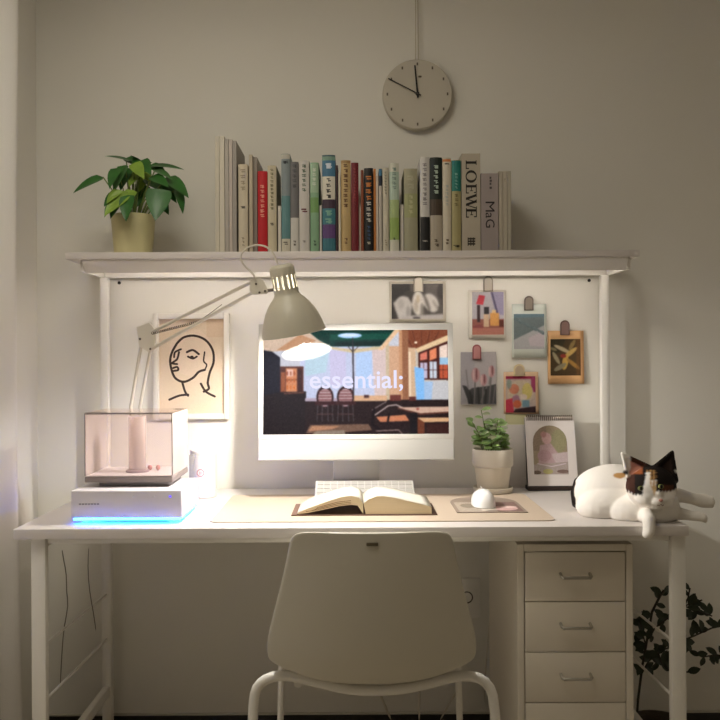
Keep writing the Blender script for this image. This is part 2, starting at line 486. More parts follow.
def screen():
    c = Canvas(263.3, 329.8, 448.3, 434, 1.9, (196, 196, 206))
    c.poly([(263, 329), (312, 329), (330, 346), (263, 352)], (206, 180, 158)).poly([(276, 350), (300, 334), (316, 340), (300, 350)], (186, 138, 102))
    c.poly([(300, 346), (386, 346), (386, 402), (300, 402)], (192, 198, 224))
    c.poly([(305, 347), (330, 347), (326, 372), (305, 376)], (180, 205, 220)).poly([(372, 346), (386, 346), (386, 402), (375, 402)], (212, 190, 186))
    c.rect(330, 350, 346, 385, (198, 192, 222)).rect(356, 352, 372, 388, (176, 200, 236))
    c.poly([(306, 329), (397, 329), (380, 346.5), (331, 346.5), (318, 339)], (9, 52, 44))
    c.poly([(330, 334), (392, 333), (386, 339), (330, 340)], (16, 74, 60)).poly([(335, 342), (385, 341), (382, 345), (335, 346)], (4, 34, 30))
    c.oval(350, 335.3, 12, 2.7, (170, 205, 245)).oval(350, 334.8, 9, 1.4, (215, 232, 255)).poly([(330, 346.5), (352, 349), (380, 346.5), (380, 349), (354, 353), (332, 349)], (206, 186, 150))
    c.line([(353, 338), (353.6, 398)], 1.5, (52, 44, 50)).line([(353, 352), (348, 346)], .8, (70, 60, 50)).line([(353, 352), (359, 346)], .8, (70, 60, 50))
    # left wardrobe, cabinet
    c.poly([(263, 349.5), (272, 351), (280, 357), (280, 434), (263, 434)], (20, 21, 32))
    c.rect(280, 366, 303.5, 393, (84, 44, 34)).rect(286, 368, 297, 391.5, (206, 134, 92)).rect(287, 369, 293, 376, (226, 186, 170)).rect(286, 379, 297, 380, (120, 66, 40)).rect(298, 369, 302, 391, (58, 26, 22)).rect(281, 372, 285, 391, (150, 84, 52))
    for k in range(9): c.rect(286.5 + k % 3 * 3.5, 371 + k // 3 * 7, 288 + k % 3 * 3.5, 375 + k // 3 * 7, (150 + 8 * k, 70 + 6 * k, 50))
    c.poly([(280, 392), (306, 391), (307, 434), (263, 434), (264, 395)], (29, 20, 20)).poly([(284, 392.5), (304, 391.5), (304, 393), (284, 394)], (100, 62, 46))
    # right-hand room
    c.rect(386, 346, 418, 402, (214, 178, 146)).rect(386, 340, 389.5, 402, (198, 178, 150)).rect(389.5, 346, 400, 402, (206, 162, 130))
    c.poly([(402, 329), (449, 329), (449, 336), (417, 349), (406, 347)], (124, 68, 46))
    for k in range(5): c.line([(404 + k * 9, 331), (412 + k * 5, 346)], .7, (84, 42, 28))
    c.poly([(395, 329.5), (401, 329.5), (383, 350), (378, 350)], (226, 188, 150)).oval(416.3, 342.6, 1.4, 1.1, (255, 235, 205))
    c.rect(399.5, 330, 408.5, 402, (146, 96, 68)).rect(399.5, 330, 402.5, 402, (196, 144, 106)).rect(408.5, 348, 416, 402, (206, 172, 140)).rect(409, 352, 411, 402, (232, 206, 176))
    c.poly([(416, 349), (449, 335), (449, 408), (416, 406)], (196, 184, 172)).poly([(416, 349), (449, 335), (449, 341.5), (418, 353)], (222, 190, 150))
    c.poly([(418.5, 353), (449, 341), (449, 380.5), (419, 380)], (66, 28, 24))
    for i, (xa, xb) in enumerate(((420.5, 427.5), (430, 437), (440, 448))):
        t0 = 354.5 - (xa - 420) * .38
        c.poly([(xa, t0), (xb, t0 - 2.8), (xb, 359.5 - i), (xa, 361)], ((208, 116, 96), (222, 130, 92), (230, 206, 190))[i])
        c.rect(xa, 363 - i, xb, 378.8, ((190, 178, 200), (196, 202, 214), (186, 84, 54))[i]).rect(xa + 3, 363 - i, xa + 3.7, 379, (70, 34, 28)).rect(xa, 370, xb, 370.7, (70, 34, 28))
    c.rect(440, 358, 448.3, 365, (150, 186, 214)).rect(425, 381.5, 449, 408, (190, 188, 190))
    c.poly([(414.5, 367), (424, 369), (425, 405), (416.5, 405)], (128, 182, 234)).poly([(424, 382), (433, 382), (431, 405), (424, 405)], (160, 186, 218))
    # tables and chairs
    c.poly([(305, 400), (449, 400), (449, 435), (305, 435)], (34, 20, 19)).rect(350, 395.5, 387, 401, (212, 168, 132)).rect(305, 398, 352, 401, (176, 160, 176)).rect(390, 395, 401, 401, (104, 52, 44)).rect(364, 395, 369, 398, (70, 36, 34)).rect(409, 397, 416, 401, (90, 44, 38))
    for cx in (325, 345.5):
        c.oval(cx, 397, 8.6, 11, (44, 24, 26)).oval(cx, 397.5, 6.8, 9, (176, 146, 150))
        for k in range(4): c.line([(cx - 6.5, 391 + 2.9 * k), (cx + 6.5, 391 + 2.9 * k)], 1.0, (116, 62, 58))
        c.rect(cx - 10, 401, cx + 10, 405, (58, 28, 28))
        for dx in (-8, -3, 3, 8): c.line([(cx + dx * .9, 405), (cx + dx, 421)], .9, (72, 68, 70))
        c.line([(cx - 8, 414), (cx + 8, 414)], .9, (84, 60, 56))
    c.poly([(310, 424.5), (368, 424), (372, 430), (345, 432), (306, 433)], (112, 84, 68)).poly([(312, 425.5), (340, 426), (332, 429), (308, 431)], (176, 126, 94)).poly([(316, 431), (345, 430), (345, 434), (312, 434)], (140, 124, 108))
    c.poly([(376, 417), (405, 415), (409, 421), (380, 422)], (196, 122, 86)).line([(375, 415), (388, 406), (396, 405), (409, 411)], 1.3, (176, 158, 154)).line([(372, 410), (386, 402)], 1.0, (130, 116, 116))
    c.line([(374, 409), (372, 424), (382, 432)], 2.2, (16, 8, 10)).line([(389, 414), (387, 424)], 2, (20, 10, 10)).line([(376, 431), (398, 430), (402, 434)], 1, (150, 128, 120))
    c.poly([(397, 407.5), (449, 407), (449, 412), (420, 413.5)], (200, 164, 144)).poly([(398, 408), (420, 413.5), (449, 412), (449, 413.5), (420, 415.5), (397, 409)], (84, 48, 38))
    c.poly([(417, 418), (449, 418), (449, 422), (424, 422.5)], (206, 160, 118)).poly([(417, 418), (424, 422.5), (424, 434), (417, 434)], (104, 54, 34)).rect(410, 413, 417, 434, (18, 14, 16)).rect(426, 424, 449, 435, (52, 24, 20)).oval(417.5, 409.3, 1.6, 1, (150, 70, 60))
    c.blur(.4).grain(3, 6, 3).grain(2, 2, 5)
    u0, v0 = (263.3 - 356) * PXM, (391.5 - 329.8) * PXM
    W, H = 185 * PXM, 104.2 * PXM
    me = c.sheet(lambda u, v: mon(u0 + u * W, v0 - v * H, .0014))
    scr = link('screen', me, attr_mat('lit_screen', .05, emit=SCR_E, spec=.22), mo, smooth=False)
    tm, co, lo, hi = text_mesh('essential;', off=.012)
    ua, ub, va, vb = (309.5 - 356) * PXM, (403 - 356) * PXM, (391.5 - 391.5) * PXM, (391.5 - 370.3) * PXM
    place_text(tm, co, lo, hi, lambda u, v: mon(ua + u * (ub - ua), va + v * (vb - va), .0017))
    t = link('caption', tm, attr_free_caption(), scr, smooth=False)
    note(t, 'white caption reading essential;')
SCR_E = 1.0
screen()
sb = MB()
sb.box(MON_O.x - .066, MON_O.x + .066, 2.353, 2.361, DZ + .0062, MON_O.z - .02, .002)
sb.done('stand_neck', MONW, mo)
MB().box(MON_O.x - .065, MON_O.x + .065, 2.275, 2.40, DZ + .0027, DZ + .007, .0015).done('stand_foot', MONC, mo)
MB().box(MON_O.x - .05, MON_O.x + .05, 2.336, 2.352, MON_O.z - .05, MON_O.z + .02, .003).done('hinge', MONC, mo)

# keyboard leaning on the stand
KM = Matrix.Translation((X(364, 2.3), 2.243, DZ + .0045)) @ Matrix.Rotation(R(23), 4, 'X')
kb = thing('keyboard', 'thin white keyboard propped up behind the open book', 'keyboard', KM.translation)
MB().box(-.1395, .1395, 0, .115, -.001, .004, .002, M=KM).done('case', MONC, kb)
km = MB()
for r_ in range(5):
    n = (14, 14, 13, 12, 9)[4 - r_]
    for k in range(n):
        x0 = -.135 + .270 * k / n
        km.box(x0 + .001, x0 + .270 / n - .001, .006 + r_ * .021, .024 + r_ * .021, .0042, .0056, M=KM)
ko = km.done('keys', mat('grey_white_keys', (176, 172, 166), .5), kb, smooth=False)

# ------------------------------------------------------------------ desk mat, book, mouse, mouse pad
def rounded(x0, x1, y0, y1, r, z, n=6):
    P = []
    for (cx, cy, a0) in ((x1 - r, y1 - r, 0), (x0 + r, y1 - r, 90), (x0 + r, y0 + r, 180), (x1 - r, y0 + r, 270)):
        for k in range(n + 1):
            a = R(a0 + 90 * k / n); P.append((cx + r * math.cos(a), cy + r * math.sin(a), z))
    return P
tag(MB().prism(rounded(-.366, .488, 2.006, 2.41, .022, DZ + .0003), (0, 0, .0022)).done('desk_mat', MATB), 'beige desk mat lying under the open book and the mouse', 'desk mat')

MZ = DZ + .0028
bk = thing('open_book', 'open hardcover book lying on the beige desk mat', 'book', (X(362, 2.15), 2.16, MZ))
by0, by1 = 2.08, 2.234
sx = X(364, 2.09)
COV = mat('brown_cloth_cover', (112, 84, 70), .7, bump=.1, scale=400)
def cover():
    P = [(-.187, 0), (-.09, 0), (-.02, .0), (.03, 0), (.184, 0)]
    b = MB(); pl = [(sx + x, by0 - .004, MZ + z) for x, z in P] + [(sx + x, by0 - .004, MZ + z + .0026) for x, z in P[::-1]]
    b.prism(pl, (0, by1 - by0 + .008, 0)).done('cover', COV, bk, smooth=False)
cover()
def page_block(name, lower, upper, m):
    b = MB(); n = len(upper)
    pl = [(sx + x, by0, MZ + z) for x, z in lower] + [(sx + x, by0, MZ + z) for x, z in upper[::-1]]
    # side wall strips so that the curved section stays clean
    b.prism(pl, (0, by1 - by0, 0)).done(name, m, bk, smooth=False)
Llow = [(-.168, .0033), (-.14, .008), (-.10, .016), (-.065, .0235), (-.035, .027), (-.018, .025), (-.004, .0032)]
Lup = [(-.172, .0055), (-.15, .016), (-.12, .027), (-.09, .037), (-.06, .0465), (-.035, .0495), (-.015, .0445), (-.004, .030)]
page_block('pages', Llow, Lup, PAGE_EDGE)
Rlow = [(.002, .003), (.17, .003)]
Rup = [(-.003, .030), (.010, .040), (.03, .048), (.05, .048), (.08, .0425), (.12, .033), (.15, .026), (.170, .020)]
page_block('pages', Rlow, Rup, PAGE_EDGE)
def leafsheet(up):
    b = MB(); rows = []
    for (x, z) in up: rows.append([b.b.verts.new((sx + x, by0 - .0006 + (by1 - by0 + .0012) * j / 4, MZ + z + .0009)) for j in range(5)])
    for A, B in zip(rows, rows[1:]):
        for j in range(4): b.b.faces.new((A[j], A[j + 1], B[j + 1], B[j]))
    return b.done('top_page', PAPER, bk, solid=.0008, angle=180)
leafsheet(Lup); leafsheet(Rup)
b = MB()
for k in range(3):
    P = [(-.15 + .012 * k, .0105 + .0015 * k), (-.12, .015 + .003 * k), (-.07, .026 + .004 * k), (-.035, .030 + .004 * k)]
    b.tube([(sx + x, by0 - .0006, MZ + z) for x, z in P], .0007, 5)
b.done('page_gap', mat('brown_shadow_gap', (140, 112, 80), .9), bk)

# mouse pad with arch print
def arch(cx, w, y0, y1, z, n=14, dx=0):
    P = [(cx - w / 2, y0, z), (cx + w / 2, y0, z)]
    r = w / 2
    for k in range(n + 1):
        a = math.pi * k / n; P.append((cx + r * math.cos(a), y1 - r + r * math.sin(a), z))
    return P
pad = MB().prism(arch(.347, .183, 2.105, 2.345, DZ + .0030), (0, 0, .0016)).done('mouse_pad', mat('taupe_mouse_pad', (150, 134, 120), .7, var=.15, scale=25))
tag(pad, 'arch-shaped mouse pad with a grey and pink print under the mouse', 'mouse pad')
c = Canvas(0, 0, 40, 52, 1.5, (150, 136, 122)); c.rect(24, 0, 40, 60, (132, 104, 96)).oval(30, 34, 8, 12, (206, 168, 162)).oval(33, 28, 5, 6, (226, 196, 190)).rect(0, 0, 16, 60, (176, 162, 146)).poly([(16, 10), (26, 4), (24, 40), (14, 50)], (204, 192, 176)).oval(8, 20, 5, 12, (136, 124, 108)).grain(7, 3, 4)
pr_ = c.sheet(lambda u, v: (.347 - .0835 + .167 * u, 2.252 - .140 * v, DZ + .0049))
link('print', pr_, attr_mat('pad_print', .7), pad, smooth=False)
ms = thing('computer_mouse', 'white computer mouse resting on the arch-shaped pad', 'mouse', (.338, 2.205, DZ + .005))
def mouse():
    b = MB(); n = 24
    M_ = Matrix.Diagonal((.031, .056, .034, 1))
    g = bmesh.ops.create_uvsphere(b.b, u_segments=28, v_segments=18, radius=1)
    for v in g['verts']:
        x, y, z = v.co
        s = (abs(x) ** 2.6 + abs(y) ** 2.6) ** (1 / 2.6); r0 = math.hypot(x, y)
        if s > 1e-6: x, y = x * r0 / s, y * r0 / s
        v.co = (.338 + x * .031, 2.205 + y * .056, DZ + .0062 + max(0, z) ** .8 * .043 * (1 - .1 * y) if z > 0 else DZ + .0062)
    b.done('shell', mat('white_gloss_plastic', (240, 238, 236), .25), ms, angle=60)
    MB().prism([(p[0], p[1], p[2]) for p in rounded(.338 - .028, .338 + .028, 2.154, 2.256, .02, DZ + .0051)], (0, 0, .0009)).done('base', mat('grey_base', (120, 116, 118), .5), ms)
    MB().box(.3375, .3385, 2.21, 2.255, DZ + .0465, DZ + .0494, .0004).done('button_seam', mat('pale_seam', (200, 198, 196), .5), ms)
mouse()

# ------------------------------------------------------------------ glass gadget at the left
def gadget():
    t = thing('display_case', 'clear acrylic box on a white base with blue light glowing below', 'display case', (-.56, 2.12, DZ))
    BW = mat('white_satin_plastic', (228, 222, 226), .4)
    bx0, bx1 = X(70, 2.0), X(181, 2.0)
    y0, y1 = 2.0, 2.215
    z0, z1 = DZ + .014, at(126, 490.5, 2.0).z
    MB().box(bx0, bx1, y0, y1, z0, z1, .003, 3).done('base', BW, t)
    for (x, y) in ((bx0 + .03, y0 + .03), (bx1 - .03, y0 + .03), (bx0 + .03, y1 - .03), (bx1 - .03, y1 - .03)):
        MB().lathe([(0, 0), (.012, 0), (.012, z0 - DZ - .0005), (0, z0 - DZ - .0005)], (x, y, DZ + .0003), seg=16).done('foot', BW, t)
    L = MB()
    L.box(bx0 + .006, bx1 - .006, y0 + .0015, y0 + .007, z0 - .005, z0 - .0005)
    L.box(bx0 + .008, bx1 - .008, y1 - .011, y1 - .006, z0 - .005, z0 - .0005)
    L.box(bx1 - .007, bx1 - .0015, y0 + .012, y1 - .012, z0 - .005, z0 - .0005)
    L.box(bx0 + .030, bx0 + .035, y0 + .012, y1 - .012, z0 - .005, z0 - .0005)
    note(L.done('light_strip', emat('blue_led', (30, 105, 255), BLUE_E), t, smooth=False), 'blue light strip')
    for i, px in enumerate((133, 153.5, 170)):
        p = at(px, 496.5, 1.999)
        m = emat('violet_led', (90, 70, 255), 2.0) if i == 2 else mat('silver_dot', (225, 222, 222), .3)
        MB().lathe([(0, 0), (.0028, 0), (.0022, .0012), (0, .0015)], (p.x, 2.0, p.z), (0, -1, 0), 12).done('indicator_light' if i == 2 else 'button', m, t)
    p0, p1 = at(79, 504, 2), at(100, 505, 2)
    b = MB()
    for k in range(7): b.box(p0.x + k * .0073, p0.x + k * .0073 + .0054, 1.9992, 2.0002, p0.z - .002, p0.z + .0012)
    note(b.done('lettering', mat('grey_lettering', (142, 136, 144), .5), t, smooth=False), 'row of tiny grey letters')
    # neck and box
    ux0, ux1 = X(84, 2.05), X(172, 2.05)
    uy0, uy1 = 2.05, 2.235
    uz0, uz1 = at(128, 482.5, 2.05).z, at(128, 413.5, 2.05).z
    GREY = mat('warm_grey_frame', (138, 126, 122), .45)
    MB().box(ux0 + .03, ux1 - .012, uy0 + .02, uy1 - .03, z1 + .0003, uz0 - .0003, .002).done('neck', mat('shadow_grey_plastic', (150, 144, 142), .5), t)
    MB().box(ux0, ux1, uy0, uy1, uz0, uz0 + .0145, .002).done('tray', GREY, t)
    MB().box(ux0 + .003, ux1 - .003, uy0 + .005, uy1 - .004, uz0 + .0147, uz0 + .0163).done('tray_liner', BW, t, smooth=False)
    f = MB(); e = .0022
    f.box(ux0, ux0 + e, uy0, uy0 + .004, uz0 + .0165, uz1).box(ux1 - e, ux1, uy0, uy0 + .004, uz0 + .0165, uz1).box(ux0, ux1, uy0, uy0 + .004, uz1 - e, uz1 + .0008)
    f.done('front_frame', GREY, t, smooth=False)
    AC = clear_mat('clear_acrylic', (254, 250, 249), frost=.04, refl=.06); FR = clear_mat('milky_reflection_acrylic', (254, 251, 250), frost=.28, refl=.10)  # frost on the side panels stands in for reflections on clear glass
    MB().box(ux0 + .0025, ux1 - .0025, uy0 + .001, uy0 + .0028, uz0 + .0165, uz1 - .0025).done('front_panel', AC, t, smooth=False)
    MB().box(ux0 + .0025, ux1 - .0025, uy1 - .003, uy1 - .001, uz0 + .0165, uz1 - .0025).done('back_panel', AC, t, smooth=False)
    for x in (ux0, ux1 - .0022):
        MB().box(x, x + .0022, uy0 + .0045, uy1 - .0005, uz0 + .0165, uz1 - .0006).done('side_panel', FR, t, smooth=False)
    MB().box(ux0, ux1, uy0 + .0045, uy1, uz1 - .0003, uz1 + .0022, .0004).done('top_panel', AC, t, smooth=False)
    cxx = X(137, 2.13)
    MB().lathe([(.0225, 0), (.0225, uz1 - uz0 - .032), (.021, uz1 - uz0 - .03), (.0195, uz1 - uz0 - .032), (.0195, .002)], (cxx, 2.13, uz0 + .018), seg=28).done('inner_tube', clear_mat('rosy_tube', (252, 246, 245), frost=.3, refl=.12), t)
    MB().lathe([(0, 0), (.03, 0), (.03, .004), (.024, .007), (0, .007)], (cxx, 2.13, uz0 + .0165), seg=28).done('inner_disc', mat('mauve_disc', (168, 150, 156), .35), t)
    for (px, py) in ((91, 452), (150, 453), (158, 452)):
        p = at(px, py, 2.15); MB().ball((p.x, 2.15, uz0 + .0245), (.006, .006, .0075), 12).done('bead', mat('pink_bead', (206, 150, 148), .4), t)
BLUE_E = 38.0
gadget()
# canister behind it
cn = thing('canister', 'white lidded canister with a pink round emblem beside the picture frame', 'canister', (X(204, 2.40), 2.40, DZ))
cz = DZ + .0006
MB().lathe([(0, 0), (.036, 0), (.0375, .002), (.0375, .122), (.036, .1225), (0, .1225)], (X(203, 2.4), 2.40, cz), seg=36).done('body', mat('white_tin', (238, 230, 222), .4), cn)
MB().lathe([(0, .1228), (.0385, .1228), (.039, .125), (.039, .136), (.037, .1385), (0, .139)], (X(203, 2.4), 2.40, cz), seg=36).done('lid', mat('white_tin_lid', (240, 234, 227), .35), cn)
b = MB(); ec = at(200.5, 473, 2.363)
for r0, r1 in ((.0085, .0115),):
    for k in range(20):
        a, a2 = 2 * math.pi * k / 20, 2 * math.pi * (k + 1) / 20
        q = []
        for (r_, aa) in ((r0, a), (r1, a), (r1, a2), (r0, a2)):
            xx = ec.x + r_ * math.cos(aa); dy = math.sqrt(max(1e-9, .0381 ** 2 - (xx - X(203, 2.4)) ** 2))
            q.append((xx, 2.40 - dy, ec.z + r_ * math.sin(aa)))
        b.prism(q, (0, .0006, 0))
for dx in (-.002, .002):
    xx = ec.x + dx; dy = math.sqrt(.0381 ** 2 - (xx - X(203, 2.4)) ** 2)
    b.box(xx - .0009, xx + .0009, 2.40 - dy - .0002, 2.40 - dy + .001, ec.z - .005, ec.z + .004)
note(b.done('emblem', mat('dusty_pink_ink', (206, 150, 146), .5), cn, smooth=False), 'dusty pink ring emblem')
# plain grey upright block beside the canister
gb = MB().box(X(188.5, 2.33), X(193, 2.33), 2.33, 2.345, DZ + .0006, at(190, 455, 2.33).z, .001).done('slim_grey_block', mat('plain_grey', (150, 144, 138), .6))
tag(gb, 'slim grey upright block between the acrylic box and the canister', 'case')

# ------------------------------------------------------------------ desk lamp
def lamp():
    bx, byy = -.615, 2.335
    t = thing('desk_lamp', 'cream articulated desk lamp with a bell shade lit over the desk', 'lamp', (bx, byy, DZ))
    MB().lathe([(0, 0), (.085, 0), (.085, .012), (.08, .016), (.02, .018), (.016, .03), (.016, .05), (0, .05)], (bx, byy, DZ + .0005), seg=40).done('base', LAMPM, t)
    YE = 2.30
    def seg_(a, b, Ya, Yb, r=.0046): return MB().tube([at(a[0], a[1], Ya), at(b[0], b[1], Yb)], r, 10)
    foot = Vector((bx, byy, DZ + .045))
    lowL = [Vector((bx - .012, byy, DZ + .055)), at(130.3, 409, 2.325), at(141, 346, YE)]
    lowR = [Vector((bx + .012, byy, DZ + .055)), at(139.5, 409, 2.325), at(150.5, 350, YE)]
    MB().tube(lowL, .0046, 10).done('lower_arm', ARMM, t)
    MB().tube(lowR, .0046, 10).done('lower_arm', ARMM, t)
    MB().box(bx - .02, bx + .02, byy - .01, byy + .01, DZ + .045, DZ + .072, .003).done('base_joint', LAMPM, t)
    pl = [at(px, py, YE - .006) for px, py in ((136.5, 327), (149, 323), (156, 331), (154, 349), (149, 352.5), (139, 346))]
    el = MB().prism(pl, (0, .012, 0)).done('elbow_joint', ARMM, t, smooth=False)
    for px, py in ((140, 339), (150.5, 349)):
        p = at(px, py, YE - .006); MB().lathe([(0, 0), (.0035, 0), (.003, .003), (0, .0035)], p, (0, -1, 0), 12).done('bolt', DARKST, el)
    YH = 2.07
    seg_((152, 332), (251.5, 282), YE, YH).done('upper_arm', ARMM, t)
    seg_((150.5, 349.5), (255, 291), YE, YH).done('upper_arm', ARMM, t)
    # spring
    a, b = at(152, 333.5, YE - .008), at(199, 321.5, 2.20)
    d = b - a; P = []; n = 26
    s1 = d.cross(Vector((0, 1, 0))).normalized(); s2 = d.cross(s1).normalized()
    for k in range(n * 8 + 1):
        q = k / (n * 8); P.append(a + d * q + (s1 * math.cos(k * math.pi / 4) + s2 * math.sin(k * math.pi / 4)) * .0030)
    MB().tube(P, .0011, 5).done('spring', DARKST, t)
    MB().tube([b, at(222, 304.5, 2.15)], .001, 5).done('spring_hook', DARKST, t)
    pl = [at(px, py, YH - .008) for px, py in ((251, 280), (257, 277.5), (263, 280), (268, 291), (266, 293.5), (252, 294.5), (249.5, 290))]
    hj = MB().prism(pl, (0, .016, 0)).done('head_joint', ARMM, t, smooth=False)
    for px, py in ((256, 284), (259.5, 292.5), (265, 291)):
        p = at(px, py, YH - .008); MB().lathe([(0, 0), (.003, 0), (.0025, .003), (0, .0035)], p, (0, -1, 0), 12).done('bolt', DARKST, hj)
    YC = 2.045
    top, mouth = at(281, 264.5, YC), at(293.6, 334, YC)
    ax = (mouth - top); L = ax.length; ax.normalize()
    # swing the mouth a little towards the wall
    ax = (ax + Vector((0, .13, 0))).normalized()
    P_ = YC / F
    MB().tube([at(265, 291, YH), top + ax * (24 * P_)], .004, 10).done('swivel', DARKST, t)
    r = 12.6 * P_
    MB().lathe([(0, 0), (r * .55, .0), (r * .82, .002), (r * .97, .007), (r, .012), (r, 11.5 * P_), (r * .94, 11.5 * P_), (r * .9, .012), (0, .006)], top, ax, 36).done('shade_cap', LAMPM, t)
    q = Vector((0, 0, 1)).rotation_difference(ax); b = MB()
    for k in range(14):
        a0 = 2 * math.pi * k / 14
        pts = [q @ Vector((r * .97 * math.cos(a0 + da), r * .97 * math.sin(a0 + da), 11.3 * P_)) + top for da in (-.13, .13)]
        pts += [q @ Vector((r * .91 * math.cos(a0 + da), r * .91 * math.sin(a0 + da), 11.3 * P_)) + top for da in (.13, -.13)]
        b.prism(pts, ax * (13.6 * P_))
    b.done('vent_bars', LAMPM, t, smooth=False)
    prof = [(r, 24.5), (r * 1.0, 29), (r * 1.03, 31)]
    bell = [(.0, 24.7, r), (0, 28.5, r * .99), (0, 30, r * 1.03)]
    bp = [(r, 24.7 * P_), (r * .99, 29.5 * P_), (r * 1.12, 32.5 * P_), (17.6 * P_, 36 * P_), (21.5 * P_, 41 * P_), (25.2 * P_, 47 * P_), (28.2 * P_, 54 * P_), (30.8 * P_, 62 * P_), (32.6 * P_, 70.5 * P_)]
    outer = MB().lathe(bp + [(bp[-1][0] - .0012, bp[-1][1] + .0006)] + [(a - .0018, b_) for a, b_ in bp[::-1]], top, ax, 48, close=True)
    sh_ = outer.done('shade', LAMPM, t)
    # white inside
    lin_ = MB().lathe([(a - .0023, b_) for a, b_ in bp[1:-1]] + [(bp[-1][0] - .0023, bp[-1][1] - .0005)], top, ax, 48).done('shade_lining', LAMPIN, t)
    bc = top + ax * (62.5 * P_)
    MB().lathe([(0, 0), (.0105, 0), (.0105, .112), (.0, .112)], top + ax * .02, ax, 20).done('socket', LAMPIN, t)
    MB().lathe([(0, -.030), (.0095, -.028), (.0105, -.018), (.0150, -.006), (.0165, .002), (.0150, .010), (.009, .016), (0, .0185)], bc, ax, 24).done('bulb', emat('warm_bulb', (255, 250, 243), BULB_E), t)
    C_ = [at(px, py, YC + .012) for px, py in ((255.5, 280), (254, 274), (246, 268), (240.5, 261), (240.5, 254), (246, 248), (254, 245), (262, 245), (269, 248), (274, 254), (276.5, 261), (278.5, 266.5))]
    MB().tube(C_, .0026, 8).done('cable', CABLEW, t, subsurf=2, angle=180)
BULB_E = 1650.0
lamp()

# ------------------------------------------------------------------ framed portrait (generic line face)
fr = thing('picture_frame', 'white framed line drawing of a face behind the lamp arm', 'picture', at(191, 418, 2.54))
f0, f1 = at(152.5, 313.5, 2.535), at(229.5, 419, 2.535)
b = MB(); w = .017
b.box(f0.x, f0.x + w, 2.535, 2.557, f1.z, f0.z, .002).box(f1.x - w, f1.x, 2.535, 2.557, f1.z, f0.z, .002)
b.box(f0.x + w, f1.x - w, 2.535, 2.557, f0.z - w, f0.z, .002).box(f0.x + w, f1.x - w, 2.535, 2.557, f1.z, f1.z + w, .002)
b.done('frame', mat('white_frame', (232, 226, 216), .45), fr)
c = Canvas(158, 318.5, 224, 414, 3.0, (222, 202, 176))
c.rect(206, 318, 224, 337, (214, 186, 154), .6).oval(190, 352, 22, 24, (228, 206, 186), .6).rect(158, 400, 210, 414, (226, 198, 172), .5)
ink = (46, 28, 22)
c.curve([(176, 343), (183, 337), (194, 335.5), (205, 340), (212, 350), (213, 362), (209, 373), (207, 383), (208, 389), (203, 392)], 2.3, ink)
c.curve([(176, 343), (171, 352), (169, 361), (171, 372), (175, 379), (183, 382), (192, 378), (198, 372), (204, 370)], 2.3, ink)
c.curve([(180, 349), (174, 352), (173, 357)], 1.9, ink).curve([(178, 352), (176, 359), (171, 363), (176, 364)], 2.0, ink)
c.curve([(186, 352), (192, 350), (198, 354)], 2.2, ink).curve([(187, 356.5), (192, 358.5), (196, 356.5)], 1.9, ink).oval(191, 357, 1.8, 1.5, ink)
c.curve([(172, 368), (176, 367), (177, 370), (172, 371)], 2.0, ink).curve([(204, 352), (203, 361), (206, 365), (204, 370)], 1.5, ink)
c.curve([(181, 382), (184, 392), (187, 396)], 2.2, ink).curve([(187, 395), (178, 396), (168, 400)], 2.2, ink).curve([(200, 384), (205, 392), (214, 397)], 2.2, ink)
c.grain(2, 4, 2)
p0, p1 = Vector((f0.x + w, 2.549, f0.z - w)), Vector((f1.x - w, 2.549, f1.z + w))
me = c.sheet(lambda u, v: (p0.x + (p1.x - p0.x) * u, 2.549, p0.z + (p1.z - p0.z) * v))
link('drawing', me, attr_mat('drawing_paper', .7), fr, smooth=False)
MB().box(f0.x + .002, f1.x - .002, 2.5505, 2.556, f1.z + .002, f0.z - .002).done('backing', PAPER, fr, smooth=False)

# ------------------------------------------------------------------ wall prints and clips
PM = attr_mat('photo_paper', .45)
def print_(label, x0, y0, x1, y1, ix0, iy0, ix1, iy1, paper, paint, curl=.004, lean=0, res=3.0, cat='photo'):
    Y = 2.5545
    a, b_ = at(x0, y0, Y), at(x1, y1, Y)
    t = thing('photo_print', label, cat, ((a.x + b_.x) / 2, Y, b_.z), 'prints clipped to the wall')
    def fn(u, v, d=0):
        return (a.x + (b_.x - a.x) * u + lean * (v) * .001, Y - d - .0005 - curl * (u ** 3) * (.3 + .7 * v), a.z + (b_.z - a.z) * v)
    B = MB(); n = 8
    g = [[B.b.verts.new(fn(i / n, j / n)) for i in range(n + 1)] for j in range(n + 1)]
    for j in range(n):
        for i in range(n): B.b.faces.new((g[j][i], g[j + 1][i], g[j + 1][i + 1], g[j][i + 1]))
    B.done('paper', mat('print_paper', paper, .5), t, solid=.0004, angle=180)
    c = Canvas(ix0, iy0, ix1, iy1, res, (128, 128, 128)); paint(c); c.blur(.45).grain(4, 2, 11)
    ua, ub, va, vb = (ix0 - x0) / (x1 - x0), (ix1 - x0) / (x1 - x0), (iy0 - y0) / (y1 - y0), (iy1 - y0) / (y1 - y0)
    me = c.sheet(lambda u, v: fn(ua + (ub - ua) * u, va + (vb - va) * v, .0008))
    link('image', me, PM, t, angle=180)
